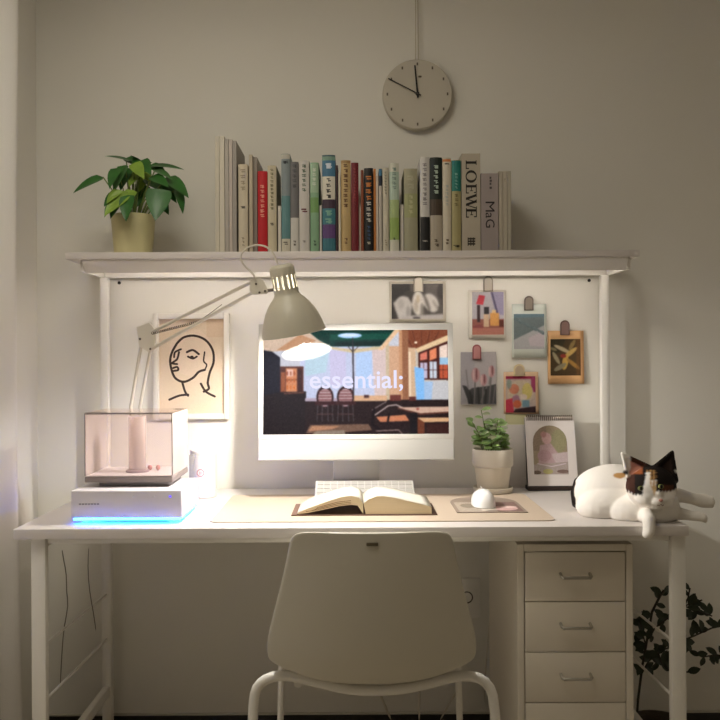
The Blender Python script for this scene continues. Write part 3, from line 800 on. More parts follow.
def clip(label, x0, y0, x1, y1, col, tip=None):
    Y = 2.5525
    a, b_ = at(x0, y0, Y), at(x1, y1, Y); w = b_.x - a.x; cx = (a.x + b_.x) / 2; r = w / 2
    t = thing('wall_clip', label, 'clip', (cx, Y, b_.z), 'clips on the wall')
    def lp(x0, x1, z0, z1, y, d, n=10):
        rr = (x1 - x0) / 2; c_ = (x0 + x1) / 2
        P = [(x0, y, z0), (x1, y, z0)] + [(c_ + rr * math.cos(math.pi * k / n), y, z1 - rr + rr * math.sin(math.pi * k / n)) for k in range(n + 1)]
        return MB().prism(P, (0, -d, 0))
    m = mat('clip_plastic', col, .3)
    lp(a.x, b_.x, b_.z, a.z, Y, .004).done('back_plate', m, t, smooth=False)
    lp(a.x + .004, b_.x - .004, b_.z + .002, a.z - .005, Y - .0042, .004).done('lever', mat('clip_lever', tip or [min(255, v + 40) for v in col], .3), t, smooth=False)
def pa1(c):
    c.rect(380, 270, 450, 330, (84, 78, 74)).rect(391, 284, 410, 299, (40, 36, 34)).oval(409, 299, 7, 8, (58, 52, 50)).rect(426, 284, 444, 300, (104, 96, 92)).oval(441, 292, 4, 8, (66, 60, 58)).rect(391, 299, 396, 319, (60, 55, 53))
    c.oval(403, 306, 8.5, 10, (212, 208, 204)).poly([(393, 303), (402, 296), (408, 297), (412, 304), (410, 320), (399, 320)], (206, 202, 198)).oval(401, 304, 3, 5, (188, 184, 180)).oval(408, 312, 2, 6, (170, 164, 160))
    c.oval(418, 303, 6, 12, (226, 220, 212)).oval(418.5, 287.5, 4, 4.5, (220, 212, 204)).oval(416, 306, 2, 6, (196, 186, 172)).oval(422, 310, 1.6, 7, (150, 142, 134)).oval(418, 299, 1.4, 4, (206, 190, 158))
    c.oval(431, 303, 7, 10, (216, 210, 204), 1, -30).oval(427, 303, 1.6, 9, (128, 120, 114), 1, -20).oval(436, 306, 1.4, 7, (176, 168, 160), 1, -30).oval(441, 310, 3, 6, (92, 86, 82))
    c.poly([(400, 316), (444, 314), (444, 320), (400, 320)], (198, 192, 190)).rect(413, 317, 420, 320, (62, 56, 56)).blur(.8).grain(8, 2, 8)
def pa2(c):
    c.rect(460, 280, 520, 340, (178, 172, 178)).rect(472, 319, 504, 336, (150, 92, 82)).poly([(490, 292), (504, 292), (504, 315), (496, 315)], (150, 142, 170)).line([(492, 293), (498.5, 318)], 1.8, (84, 76, 104))
    c.poly([(479, 295), (485, 296), (483, 305), (476, 304)], (196, 52, 66)).rect(477, 305, 480, 322, (60, 40, 44)).rect(484, 307, 489, 314, (46, 40, 44)).rect(483.5, 314, 489, 327, (208, 178, 148)).rect(490, 313, 499, 326, (214, 156, 88)).rect(492, 310, 496, 313, (230, 196, 140)).oval(478, 328, 5, 3.4, (142, 74, 74)).rect(499, 320, 504, 327, (96, 44, 36)).rect(472, 328, 504, 336, (196, 134, 116), .7).grain(7, 2, 3)
def pa3(c):
    c.rect(500, 300, 560, 360, (128, 142, 146)).rect(513, 313, 545, 318, (104, 128, 138)).poly([(513, 318), (545, 317), (545, 328), (513, 340)], (112, 124, 126)).poly([(513, 340), (545, 325), (545, 350), (513, 350)], (176, 176, 178)).poly([(528, 338), (545, 330), (545, 347), (530, 346)], (196, 186, 192))
    for k in range(26): c.oval(514 + (k * 7.3) % 31, 319 + (k * 3.7) % 16, 1.8, 1, (92 + k, 108 + k, 112 + k))
    c.grain(6, 2, 9)
def pa4(c):
    c.rect(540, 330, 590, 380, (74, 56, 34)).poly([(550, 339), (566, 339), (560, 352), (550, 356)], (52, 46, 30))
    for (x, y, rx, ry, a, q) in ((562, 349, 9, 2, 25, (186, 172, 140)), (570, 353, 9, 2.2, -38, (200, 166, 98)), (556, 358, 7, 2, 60, (168, 158, 128)), (565, 362, 3, 8, 10, (206, 168, 84)), (573, 364, 8, 2, 40, (158, 118, 58)), (560, 367, 7, 2.4, -30, (150, 142, 116)), (572, 345, 2, 6, 30, (140, 118, 72)), (563, 356, 3, 2, 0, (150, 50, 44)), (553, 349, 4, 1.5, 20, (130, 122, 90))):
        c.oval(x, y, rx, ry, q, 1, a)
    c.rect(576, 339, 581, 375, (120, 78, 38), .5).grain(9, 2, 6)
def pa5(c):
    c.rect(450, 340, 500, 410, (182, 176, 178))
    c.poly([(460, 340), (478, 340), (470, 404), (460, 404)], (172, 168, 172))
    c.poly([(468, 404), (466, 392), (472, 388), (480, 387), (488, 386), (496, 384), (496, 404)], (74, 74, 76)).poly([(462, 385), (466, 386), (475, 398), (474, 404), (469, 404)], (62, 62, 64))
    for (x0, y0, x1, y1, w) in ((475, 382, 474, 403, 1.5), (483, 385, 482, 403, 1.5), (491, 378, 489, 403, 1.5), (487, 386, 480, 403, 1.2), (495, 386, 493, 403, 1.2)): c.line([(x0, y0), (x1, y1)], w, (120, 116, 116))
    for (x0, y0, x1, y1, w) in ((478, 388, 479, 404, 2.2), (486, 390, 485, 404, 2.2), (470, 392, 472, 404, 1.6)): c.line([(x0, y0), (x1, y1)], w, (48, 48, 50))
    for (x0, y0, x1, y1) in ((468, 388, 466, 370), (489, 384, 492, 366)): c.line([(x0, y0), (x1, y1)], 1.3, (140, 134, 136))
    for (x, y, rx, ry) in ((475.5, 375, 4.2, 7.2), (483.5, 380, 3.6, 6), (491.5, 371.5, 3, 6)):
        c.oval(x, y, rx, ry, (190, 146, 148)).oval(x + 1, y - 1, .8, ry * .8, (128, 76, 82)).oval(x - 2, y, 1.1, ry * .8, (214, 182, 180))
    c.grain(3, 2, 1)
def pa6(c):
    c.rect(500, 370, 540, 416, (196, 176, 166)).rect(505, 376, 536, 379, (170, 44, 84)).rect(531, 376, 536, 392, (160, 60, 100)).oval(520, 393, 13, 13, (206, 190, 168)).oval(514, 389, 5, 5, (214, 138, 110)).oval(527, 391, 5, 8, (212, 196, 120)).oval(516, 399, 4, 4, (176, 130, 150)).oval(523, 397, 4, 3, (226, 210, 200)).poly([(505, 400), (512, 398), (514, 413), (505, 413)], (206, 62, 84)).oval(517, 404, 4, 4, (214, 110, 74)).rect(522, 400, 529, 407, (120, 156, 172)).poly([(515, 409), (536, 406), (536, 413), (513, 413)], (52, 28, 34)).oval(509, 384, 2.5, 5, (150, 160, 150)).grain(8, 3, 2)
print_('black and white photo of a white draped figure above the monitor', 389.5, 281.5, 446, 321.5, 391.5, 284, 443, 318.7, (214, 206, 190), pa1, .002)
print_('photo of a red lipstick and bottles on a white-bordered print', 468.5, 290, 505.8, 338.3, 472, 292.2, 503.6, 334.6, (222, 216, 204), pa2, .006)
print_('pale instant print of a snowy grey landscape', 511.8, 304, 546.5, 357.6, 513.6, 314, 544.2, 349, (206, 212, 202), pa3, .003)
print_('kraft orange print of a dark bouquet, rightmost on the wall', 547.5, 330.8, 583.5, 383.7, 550.3, 339.2, 580.3, 375.4, (222, 174, 122), pa4, .008)
print_('grey print of pink tulips beside the monitor', 460.5, 352, 496.3, 404.5, 460.9, 352.4, 495.9, 404.1, (190, 184, 184), pa5, .002)
print_('colourful crimson and yellow print above the desk calendar', 503.5, 372, 538.2, 413.8, 505.6, 376.3, 535.2, 412.4, (222, 186, 150), pa6, .010)
clip('grey clip holding the black and white photo', 413.6, 275.5, 423.2, 292, (176, 166, 148), (216, 206, 188))
clip('grey clip holding the lipstick photo', 483.2, 276, 492.8, 291.5, (140, 130, 116), (186, 176, 160))
clip('smoky clip holding the snowy landscape print', 524, 296, 533.3, 310.5, (108, 96, 88), (146, 134, 122))
clip('smoky brown clip holding the kraft orange print', 560, 320.3, 569.4, 335, (104, 82, 74), (140, 112, 104))
clip('pink clip holding the tulip print', 472.3, 344.5, 481, 359.5, (158, 92, 94), (196, 140, 138))
clip('pale yellow clip holding the colourful print', 513.5, 364, 524.5, 376, (222, 206, 164), (196, 176, 150))
p, q = at(505.5, 414.5, 2.556), at(527, 425, 2.556)
tag(MB().box(p.x, q.x, 2.5555, 2.5585, q.z, p.z).done('sticky_note', mat('pale_yellow_paper', (226, 222, 176), .7), smooth=False), 'pale yellow paper note on the wall behind the small plant', 'note')

# ------------------------------------------------------------------ desk calendar, white card, small plant
def calendar():
    yb, yt = 2.472, 2.512
    base = at(551, 489, yb); t = thing('desk_calendar', 'spiral desk calendar with an arched pink picture beside the cat', 'calendar', (base.x, 2.49, DZ))
    x0, x1 = X(526.5, yb), X(577.5, yb); zt = at(550, 416, yt).z; z0 = DZ + .013
    n = Vector((0, -(zt - z0), -(yt - yb))).normalized()
    def fp(u, v, d=0): return Vector((x0 + (x1 - x0) * u, yb + (yt - yb) * v, z0 + (zt - z0) * v)) + n * d
    MB().prism([fp(0, 0), fp(.99, 0), fp(.982, .975), fp(.004, .975)], n * -.003).done('backing_board', mat('dark_brown_board', (54, 40, 34), .6), t, smooth=False)
    MB().prism([fp(0.02, 0.01, .0008), fp(1.0, 0.01, .0008), fp(.985, .99, .0008), fp(.005, .99, .0008)], n * .0014).done('page_stack', mat('white_card', (226, 218, 214), .6), t, smooth=False)
    MB().box(x0 + .002, x1 - .003, yb - .006, yb + .04, DZ + .0006, DZ + .0125, .002).done('stand', mat('dark_wood_foot', (48, 34, 28), .5), t)
    b = MB()
    for k in range(24):
        c_ = fp(.05 + .89 * k / 23, .972, 0); P = [c_ + Vector((0, math.cos(a) * .0062, math.sin(a) * .0085)) for a in [R(10 + 36 * i) for i in range(10)]]
        b.tube(P, .0013, 5)
    b.done('spiral_binding', STEEL if 0 else mat('bronze_wire', (112, 98, 84), .35, .8), t)
    c = Canvas(534, 425.5, 568.5, 476, 3.0, (156, 140, 116))
    c.rect(534, 425, 548, 452, (140, 122, 104)).oval(560, 442, 8, 12, (148, 142, 108)).oval(548, 439, 5, 6, (196, 160, 158)).poly([(541, 446), (552, 444), (560, 456), (568, 454), (569, 470), (538, 470)], (182, 154, 156)).poly([(552, 455), (569, 453), (569, 466), (556, 464)], (196, 178, 180)).oval(545, 435, 3, 3, (176, 130, 128)).blur(.3).oval(545, 457, 7, 6, (172, 140, 144)).poly([(534, 466), (569, 463), (569, 476), (534, 476)], (170, 156, 150)).oval(548, 473, 5, 2.6, (178, 170, 112)).oval(537, 474, 4, 2, (110, 92, 80)).oval(563, 473, 6, 1.8, (120, 96, 88)).line([(538, 465), (552, 468), (566, 465)], 1, (206, 190, 196)).grain(6, 3, 2)
    def fn(u, v):
        uu = (534 - 526.5 + 34.5 * u) / 51.0; vv = 1 - (425.5 - 416 + 50.5 * v) / 72.5
        return fp(uu, vv, .0027)
    me = c.sheet(fn)
    bm = bmesh.new(); bm.from_mesh(me)
    W_, H_ = c.W, c.H; kill = []
    bm.faces.ensure_lookup_table()
    for j in range(H_):
        for i in range(W_):
            X_, Y_ = (i + .5) / W_ * 34.5 - 17.25, (j + .5) / H_ * 50.5 - 17.25
            if Y_ < 0 and X_ * X_ + Y_ * Y_ > 17.1 ** 2: kill.append(bm.faces[j * W_ + i])
    bmesh.ops.delete(bm, geom=kill, context='FACES'); bm.to_mesh(me); bm.free()
    link('picture', me, attr_mat('calendar_print', .6), t, smooth=False)
calendar()
p, q = at(500, 424.5, 2.54), at(525.2, 490, 2.54)
wc = MB().box(p.x, q.x, 2.530, 2.536, DZ + .0006, p.z, .0015).done('card_panel', mat('white_card_panel', (228, 222, 216), .55))
tag(wc, 'plain white card standing between the potted plant and the calendar', 'card')

PX, PY = X(492.5, 2.44), 2.445
pt = thing('potted_plant', 'small leafy plant in a white ceramic pot beside the monitor', 'plant', (PX, PY, DZ))
k = 2.445 / F
z0 = DZ + .0006
MB().lathe([(0, 0), (.052, 0), (.0575, .004), (.059, .016), (.0565, .018), (.052, .008), (0, .007)], (PX, PY, z0), seg=40).done('saucer', TERRA, pt)
MB().lathe([(0, .0085), (.043, .0085), (.0455, .012), (.0545, .077), (.0585, .080), (.0605, .084), (.0605, .127), (.059, .1305), (.056, .1305), (.054, .127), (.053, .115), (0, .113)], (PX, PY, z0), seg=40).done('pot', TERRA, pt)
MB().lathe([(0, .118), (.0525, .117)], (PX, PY, z0), seg=30).done('soil', SOIL, pt)
rs = random.Random(4); fo, fo2, stm = MB(), MB(), MB()
ztop = z0 + .118
for i in range(24):
    a = rs.uniform(0, 6.28); rr = rs.uniform(.0, .035); lean = rs.uniform(.1, .75) if i else 0
    b0 = Vector((PX + rr * math.cos(a), PY + rr * math.sin(a), ztop - .002))
    h = rs.uniform(.055, .105) if i < 12 else rs.uniform(.03, .06)
    if i == 0: h = .128; a = 2.6; lean = .25; b0 = Vector((PX - .012, PY, ztop))
    top = b0 + Vector((math.cos(a) * lean * h * .75, math.sin(a) * lean * h * .45, h))
    mid = (b0 + top) / 2 + Vector((0, 0, .006))
    stm.tube([b0, mid, top], .0012, 5)
    for j in range(8):
        q_ = .35 + .65 * j / 7; p_ = b0.lerp(top, q_); aa = rs.uniform(0, 6.28); L = rs.uniform(.022, .036)
        d = Vector((math.cos(aa), math.sin(aa) * .8, rs.uniform(-.15, .6))).normalized()
        (fo if rs.random() < .66 else fo2).leaf(p_, p_ + d * L, L * .62, Vector((rs.uniform(-.3, .3), -.6, .8)), .15, .25, False, 5)
fo.done('foliage', VARIEG, pt, angle=180); note(fo2.done('foliage', VARIEG2, pt, angle=180), 'pale cream-green leaves'); stm.done('stems', STEMM, pt)

# ------------------------------------------------------------------ pothos on the shelf
QX, QY = X(134, 2.40), 2.40
po = thing('potted_pothos', 'green pothos in a pale yellow pot on the left of the shelf', 'plant', (QX, QY, ST))
zt_ = at(134, 216, 2.40).z
MB().lathe([(0, .0006), (.052, .0006), (.0545, .003), (.0635, zt_ - ST - .002), (.0625, zt_ - ST), (.060, zt_ - ST), (.058, zt_ - ST - .012), (0, zt_ - ST - .014)], (QX, QY, ST), seg=40).done('pot', CREAMPOT, po)
MB().lathe([(0, 0), (.0582, 0)], (QX, QY, zt_ - .010), seg=30).done('soil', SOIL, po)
lf, lf2, st2 = MB(), MB(), MB()
leaves = [((103, 177), (71.5, 189), 15, 2.36, (0, -.6, .8), 0), ((132, 162), (105.5, 152.5), 12, 2.42, (0, -.5, .9), 0), ((125, 165), (111, 190), 15, 2.35, (-.4, -.9, .3), 0), ((117, 168), (108, 186), 12, 2.33, (-.2, -1, .2), 0),
          ((138, 170), (150, 160), 14, 2.38, (0, -.7, .7), 0), ((151, 166), (183, 164.5), 11, 2.43, (0, -.5, .8), 0), ((155, 170), (172, 176), 10, 2.36, (0, -.5, .9), 0), ((167, 177), (189, 194), 16, 2.36, (.2, -.7, .7), 0),
          ((177, 189), (184.5, 211), 10, 2.36, (.6, -.8, .2), 0), ((160, 189), (155, 218), 24, 2.31, (.15, -1, .15), 0), ((146, 178), (166, 190), 14, 2.40, (0, -.7, .6), 0), ((127, 192), (103, 213), 17, 2.31, (-.1, -.9, .4), 1),
          ((128, 195), (124.5, 219), 15, 2.30, (-.1, -1, .1), 0), ((120, 190), (106, 201), 11, 2.32, (0, -.8, .6), 1), ((141, 168), (128, 184), 14, 2.38, (-.2, -.9, .3), 1), ((148, 172), (138, 190), 11, 2.41, (0, -1, .2), 1),
          ((136, 166), (150, 182), 16, 2.44, (.1, -.9, .3), 0), ((140, 163), (131, 153), 9, 2.45, (0, -.6, .8), 0), ((150, 195), (166, 208), 12, 2.34, (.2, -1, .2), 0), ((113, 200), (103, 215), 8, 2.32, (-.3, -.9, .2), 0), ((160, 182), (176, 200), 12, 2.41, (.2, -.9, .3), 0),
          ((142, 160), (150, 172), 12, 2.35, (0, -.9, .4), 0), ((134, 163), (143, 176), 13, 2.34, (0, -.9, .5), 1), ((128, 168), (119, 188), 15, 2.38, (-.2, -.9, .3), 0), ((152, 176), (168, 184), 13, 2.34, (.1, -.8, .6), 0),
          ((168, 180), (182, 200), 13, 2.39, (.3, -.9, .3), 0), ((121, 196), (109, 216), 13, 2.34, (-.2, -.9, .2), 0), ((133, 190), (121, 206), 12, 2.33, (0, -.9, .3), 1), ((146, 185), (136, 205), 12, 2.42, (0, -1, .2), 0), ((118, 192), (103, 204), 12, 2.36, (-.1, -.8, .6), 0),
          ((156, 192), (168, 212), 14, 2.38, (.2, -1, .2), 0), ((126, 158), (142, 165), 11, 2.44, (0, -.7, .7), 0), ((150, 165), (166, 172), 12, 2.44, (0, -.7, .7), 0)]
for (b0, t0, w, Y, nn, kind) in leaves:
    B, T = at(b0[0], b0[1], Y), at(t0[0], t0[1], Y - .045)
    (lf2 if kind else lf).leaf(B, T, w * Y / F * 1.15, nn, .14, .2)
    root = Vector((QX + (B.x - QX) * .25, QY + (Y - QY) * .3, zt_ - .012))
    mid = (root + B) / 2 + Vector((0, 0, .015))
    st2.tube([root, mid, B], .0018, 6)
lf.done('foliage', POTHOS, po, angle=180); note(lf2.done('foliage', POTHOS2, po, angle=180), 'young yellow-green leaves'); st2.done('stems', STEMM, po)

# ------------------------------------------------------------------ books
BY = 2.345
SPINES = {}
def smat(c):
    c = tuple(c)
    if c not in SPINES: SPINES[c] = mat('book_cloth', c, .55, var=.04, scale=40)
    return SPINES[c]
def book(x0, x1, top, col, label, bands=(), marks=(), word=None, depth=.15, soft=False, group='books on the shelf', yb=BY, cat='book'):
    xa, xb = X(x0, yb) + .0002, X(x1, yb) - .0002
    z0_, z1_ = ST + .0004, CZ + (360 - top + (x0 - 360) * .005) * yb / F
    cx = (xa + xb) / 2; t = thing('book', label, cat, (cx, yb + depth / 2, ST), group)
    w = xb - xa; th = min(.0018, w * .18)
    cb = MB()
    n = 6; arc = []
    bulge = 0 if soft else min(.004, w * .16)
    for i in range(n + 1):
        u = i / n; arc.append((xa + w * u, yb + bulge * ((2 * u - 1) ** 2)))
    pl = [(x, y) for x, y in arc] + [(xb, yb + depth), (xb - th, yb + depth), (xb - th, yb + bulge + th)] + [(xa + th, yb + bulge + th), (xa + th, yb + depth), (xa, yb + depth)]
    cb.prism([(x, y, z0_) for x, y in pl], (0, 0, z1_ - z0_)).done('cover', smat(col), t)
    MB().box(xa + th + .0001, xb - th - .0001, yb + bulge + th + .0002, yb + depth - .003, z0_ + .002, z1_ - .003).done('pages', PAPER, t, smooth=False)
    Zp = lambda y: CZ + (360 - y + (x0 - 360) * .005) * yb / F
    def patch(ya, yb_, ua, ub, d, B):
        P = []
        for i in range(5):
            u = ua + (ub - ua) * i / 4; P.append((xa + w * u, yb + bulge * (2 * u - 1) ** 2 - d))
        poly = [(x, y, Zp(ya)) for x, y in P]
        B.prism([(P[0][0], P[0][1], Zp(ya)), (P[-1][0], P[-1][1], Zp(ya)), (P[-1][0], P[-1][1] + d, Zp(ya)), (P[0][0], P[0][1] + d, Zp(ya))] if bulge == 0 else
                [(x, y, Zp(ya)) for x, y in P] + [(x, y + d * .9, Zp(ya)) for x, y in P[::-1]], (0, 0, Zp(yb_) - Zp(ya)))
    for (ya, yb_, cc) in bands:
        B = MB(); patch(max(ya, top + .4), min(yb_, 252.5), .01, .99, .0003, B); B.done('spine_band', smat(cc), t, smooth=False)
    rs = random.Random(int(x0 * 10))
    for (ya, yb_, cc, frac) in marks:
        B = MB(); y = ya; step = min(yb_ - ya, max(1.7, (x1 - x0) * frac * 1.05))
        while y == ya or y < yb_ - step * .5:
            c0 = .5 - frac / 2 + rs.uniform(-.03, .03); c1 = .5 + frac / 2
            patch(y, y + step * .22, c0, c1 - rs.uniform(0, .1), .0006, B)
            patch(y + step * .4, y + step * .6, c0 + rs.uniform(0, .15), c1, .0006, B)
            patch(y, y + step * .75, c0 + frac * rs.uniform(.1, .7), c0 + frac * rs.uniform(.1, .7) + .12, .0007, B)
            y += step * 1.15
        B.done('title_marks', smat(cc), t, smooth=False)
    if word: word(t, xa, xb, Zp)
    return t
W1, W2, W3 = (206, 198, 180), (196, 188, 172), (216, 208, 194)
TXT = (92, 84, 72); CRM = (230, 216, 186)
book(216, 220.2, 134.8, (204, 196, 178), 'tallest thin white magazine, leftmost on the shelf', soft=True, depth=.18, cat='magazine')
book(220.4, 225.4, 134.8, (212, 204, 186), 'tall cream magazine second from the left on the shelf', soft=True, depth=.18, cat='magazine')
book(225.8, 229.6, 137.5, (176, 168, 158), 'tall grey magazine third from the left on the shelf', soft=True, depth=.18, cat='magazine')
book(229.9, 233.3, 137.8, (192, 180, 170), 'tall pinkish grey magazine fourth from the left on the shelf', soft=True, depth=.18, cat='magazine')
book(233.6, 237.4, 139.5, (164, 156, 148), 'tall thin grey magazine just left of the cream book with a dark dot', soft=True, depth=.18, cat='magazine')
book(239, 248.6, 163, (206, 194, 170), 'cream book with grey lettering and a dark dot, left of red book', marks=[(168, 190, (160, 146, 120), .5), (205, 208, TXT, .5), (236, 245, (150, 138, 116), .3)])
book(250, 253.4, 153.5, (186, 172, 150), 'very thin tall beige booklet two places left of the red book', soft=True)
book(253.7, 258, 156, (158, 148, 136), 'thin grey-brown booklet touching the left of the red book', soft=True, yb=2.36)
book(258.4, 268, 170, (188, 24, 34), 'red book with pale lettering', marks=[(184, 218, (226, 150, 128), .42)])
book(268.4, 277.2, 164.5, (204, 192, 164), 'cream book touching the right of the red book', marks=[(168, 208, (128, 122, 92), .36), (222, 226, (60, 54, 46), .4)])
book(278.6, 281.8, 205, (222, 214, 200), 'short thin white booklet behind the cream book beside the blue-grey book', soft=True, yb=2.355, depth=.12)
book(282, 291, 153, (132, 142, 144), 'blue-grey book with a round black dot near its top', bands=[(153, 158, (190, 186, 174)), (195, 238, (96, 136, 138)), (238, 251, (206, 198, 180))], marks=[(160, 164, (20, 24, 34), .6), (241, 246, TXT, .5)])
book(291.2, 299.4, 161, (112, 110, 110), 'book with a grey upper spine and white lower spine', bands=[(217, 251, (206, 202, 194))], marks=[(164, 186, (78, 76, 78), .5), (240, 246, TXT, .3)])
book(299.8, 310.2, 160, (206, 200, 192), 'white book with a small dark red flower on its spine', marks=[(164, 192, (96, 110, 92), .38), (208, 214, (96, 24, 34), .6), (240, 244, TXT, .25)])
book(311, 319.6, 162, (134, 170, 136), 'pale green book with white lettering', bands=[(163, 192, (160, 186, 156)), (197, 212, (118, 156, 96))], marks=[(168, 188, (206, 214, 196), .45), (240, 245, (70, 96, 76), .3)])
book(320.3, 322.4, 205, (232, 226, 214), 'short thin white booklet between the green book and the colourful book', soft=True, yb=2.355, depth=.12)
book(323, 336.2, 154.5, (54, 84, 96), 'blue and purple illustrated book with a white title label', bands=[(156, 160, (120, 150, 132)), (160, 176, (66, 112, 140)), (176, 199, (214, 208, 192)), (199, 208, (62, 44, 60)), (208, 224, (64, 120, 130)), (224, 238, (96, 66, 118)), (238, 250, (58, 112, 124))],
     marks=[(163, 172, (206, 214, 224), .5), (178, 197, (54, 50, 46), .34), (210, 222, (120, 168, 150), .5)])
book(336.6, 339.0, 165, (56, 34, 38), 'very thin dark maroon book right of the colourful book')
book(339.2, 341.4, 172, (214, 204, 184), 'very thin cream book left of the tan book', soft=True)
book(341.8, 351.6, 160, (190, 162, 112), 'tan book with dark brown lettering', bands=[(160, 163, (160, 130, 84))], marks=[(164, 206, (98, 64, 34), .42), (238, 246, (110, 78, 44), .3)])
book(352, 359.5, 162.5, (110, 24, 34), 'dark red book with a plain spine', marks=[(168, 206, (140, 52, 54), .35)])
book(359.9, 361.5, 205, (226, 214, 196), 'very thin short white booklet right of the dark red book', soft=True, yb=2.355, depth=.12)
book(361.7, 364.6, 170, (128, 66, 36), 'thin rust brown book left of the black book')
book(365, 374.2, 168, (24, 22, 22), 'black book with orange and white lettering', marks=[(176, 200, (196, 118, 54), .6), (202, 222, (206, 200, 190), .5), (226, 240, (60, 84, 120), .35), (242, 246, (206, 196, 176), .35)])
book(374.5, 376.8, 169, (186, 116, 52), 'thin orange book right of the black book', soft=True)
book(377, 379.2, 176, (206, 192, 178), 'thin pinkish white book right of the orange one', soft=True)
book(379.7, 383, 169, (28, 36, 52), 'thin navy black book with a blue top edge', bands=[(169.4, 176, (70, 120, 150)), (186, 251, (190, 182, 170))])
book(383.5, 389.6, 168, (200, 192, 172), 'narrow cream book between the navy book and the white-green book', marks=[(172, 196, (150, 146, 128), .4), (240, 246, (150, 138, 116), .3)])
book(390.3, 400, 163.4, (208, 206, 190), 'white book fading to green in its lower half', bands=[(172, 200, (176, 194, 178)), (200, 218, (168, 186, 130)), (218, 240, (150, 176, 96))], marks=[(168, 192, (128, 146, 134), .4), (238, 241, (70, 80, 50), .3)])
book(401, 404.2, 205, (228, 220, 208), 'short thin white booklet left of the wide olive book', soft=True, yb=2.36, depth=.12)
book(405, 418.5, 169, (162, 158, 132), 'wide pale olive book with faint lettering', bands=[(194, 218, (158, 160, 116))], marks=[(176, 190, (176, 172, 146), .5), (196, 216, (186, 184, 142), .3)])
book(421, 430.6, 157.5, (206, 202, 196), 'white book with grey lettering and a black bottom', bands=[(217.5, 252, (26, 25, 26))], marks=[(164, 206, (140, 134, 132), .42), (241, 243, (180, 174, 166), .6)])
book(431, 443.2, 158, (22, 32, 26), 'black-green book with pale lettering and a beige lower band', bands=[(200, 216, (74, 60, 48)), (216, 252, (182, 170, 152))], marks=[(166, 196, (172, 188, 172), .34), (240, 247, (96, 84, 70), .3)])
book(443.6, 452.2, 158.5, (208, 198, 178), 'cream book with a small orange mark at the top', bands=[(160, 162.5, (206, 130, 74))], marks=[(164, 166, (40, 34, 30), .6), (186, 206, (176, 178, 172), .35), (240, 246, (110, 96, 76), .3)])
book(452.6, 462, 161, (168, 158, 112), 'book with a teal upper spine and mustard lower spine', bands=[(161.4, 192, (32, 118, 108))], marks=[(174, 190, (120, 170, 160), .3), (195, 208, (120, 110, 70), .4), (246, 249, (50, 44, 32), .7)])
def loewe(t, xa, xb, Zp):
    # serif capitals read from top to bottom, each built from strokes
    w = xb - xa
    ub, ut = xa + w * .22, xa + w * .80      # baseline is at the left, cap tops at the right
    def st(z0, z1, u0, u1): B[0].box(ub + (ut - ub) * min(u0, u1), ub + (ut - ub) * max(u0, u1), BY - .0007, BY + .0002, Zp(max(z0, z1)), Zp(min(z0, z1)))
    def sl(za, ua, zb, ub_, th):
        xa_, xb_ = ub + (ut - ub) * ua, ub + (ut - ub) * ub_
        B[0].prism([(xa_, BY - .0007, Zp(za - th / 2)), (xa_, BY - .0007, Zp(za + th / 2)), (xb_, BY - .0007, Zp(zb + th / 2)), (xb_, BY - .0007, Zp(zb - th / 2))], (0, .0009, 0))
    def ell(y):      # L
        st(y + 1.0, y + 3.4, 0, 1); st(y, y + 4.6, .93, 1); st(y, y + 8.6, 0, .08); st(y + 7.6, y + 8.6, 0, .30)
    def oh(y, L):
        cz_, cx_ = y + L / 2, (ub + ut) / 2; n = 28
        for k in range(n):
            P = []
            for (f, kk) in ((1, k), (1, k + 1), (0, k + 1), (0, k)):
                a = 2 * math.pi * kk / n
                rz = (L / 2) * (1 if f else .60); rx = (ut - ub) / 2 * (1.04 if f else .86)
                P.append((cx_ + rx * math.cos(a), BY - .0007, Zp(cz_ + rz * math.sin(a))))
            B[0].prism(P, (0, .0009, 0))
    def ee(y):
        st(y + 1.0, y + 3.4, 0, 1); st(y, y + 9, .92, 1); st(y, y + 9.4, 0, .08); st(y + 8, y + 9, .74, 1); st(y + 8.4, y + 9.4, 0, .28); st(y + 3, y + 7, .48, .55); st(y + 6.3, y + 7, .38, .66)
    def ww(y):
        sl(y + 1.6, 1, y + 5.4, 0, 2.5); sl(y + 5.4, 0, y + 8.6, .95, .9); sl(y + 7.6, 1, y + 11.4, 0, 2.5); sl(y + 11.4, 0, y + 14.8, 1, .9)
        st(y, y + 3.6, .94, 1); st(y + 6, y + 9.4, .94, 1); st(y + 13, y + 16, .94, 1)
    B = [None]
    for ch, fn in (('L', lambda: ell(161.5)), ('O', lambda: oh(171.3, 12.6)), ('E', lambda: ee(185.2)), ('W', lambda: ww(194.6)), ('E', lambda: ee(209.3))):
        B[0] = MB(); fn(); note(B[0].done('letter', smat((34, 30, 26)), t, smooth=False), 'black serif letter ' + ch)
    B[0] = MB()
    for k in range(3):
        st(239 + k * 2.6, 240.6 + k * 2.6, .15, .85); st(238.6, 247, .14 + .25 * k, .22 + .25 * k)
    B[0].done('spine_emblem', smat((70, 64, 56)), t, smooth=False)
book(462.6, 481.3, 154.6, (182, 172, 154), 'thick beige book with large black LOEWE lettering', word=loewe, soft=True, depth=.17)
def magword(t, xa, xb, Zp):
    w = xb - xa
    for ch, za, zb_, vt in (('M', 203, 213, 1), ('a', 214, 219.5, .66), ('G', 220.5, 229, 1)):
        tm, co, lo, hi = text_mesh(ch)
        place_text(tm, co, lo, hi, lambda u, v: Vector((xa + w * (.26 + .52 * v * vt), BY - .0006, Zp(za + (zb_ - za) * u))))
        note(link('letter', tm, smat((44, 38, 40)), t, smooth=False), 'dark letter ' + ch)
    B = MB()
    for k, z in enumerate((178, 181, 184, 188)): B.box(xa + w * .5, xa + w * (.6 + .03 * (k % 2)), BY - .0006, BY + .0001, Zp(z + 2.2), Zp(z))
    B.done('title_marks', smat((80, 72, 74)), t, smooth=False)
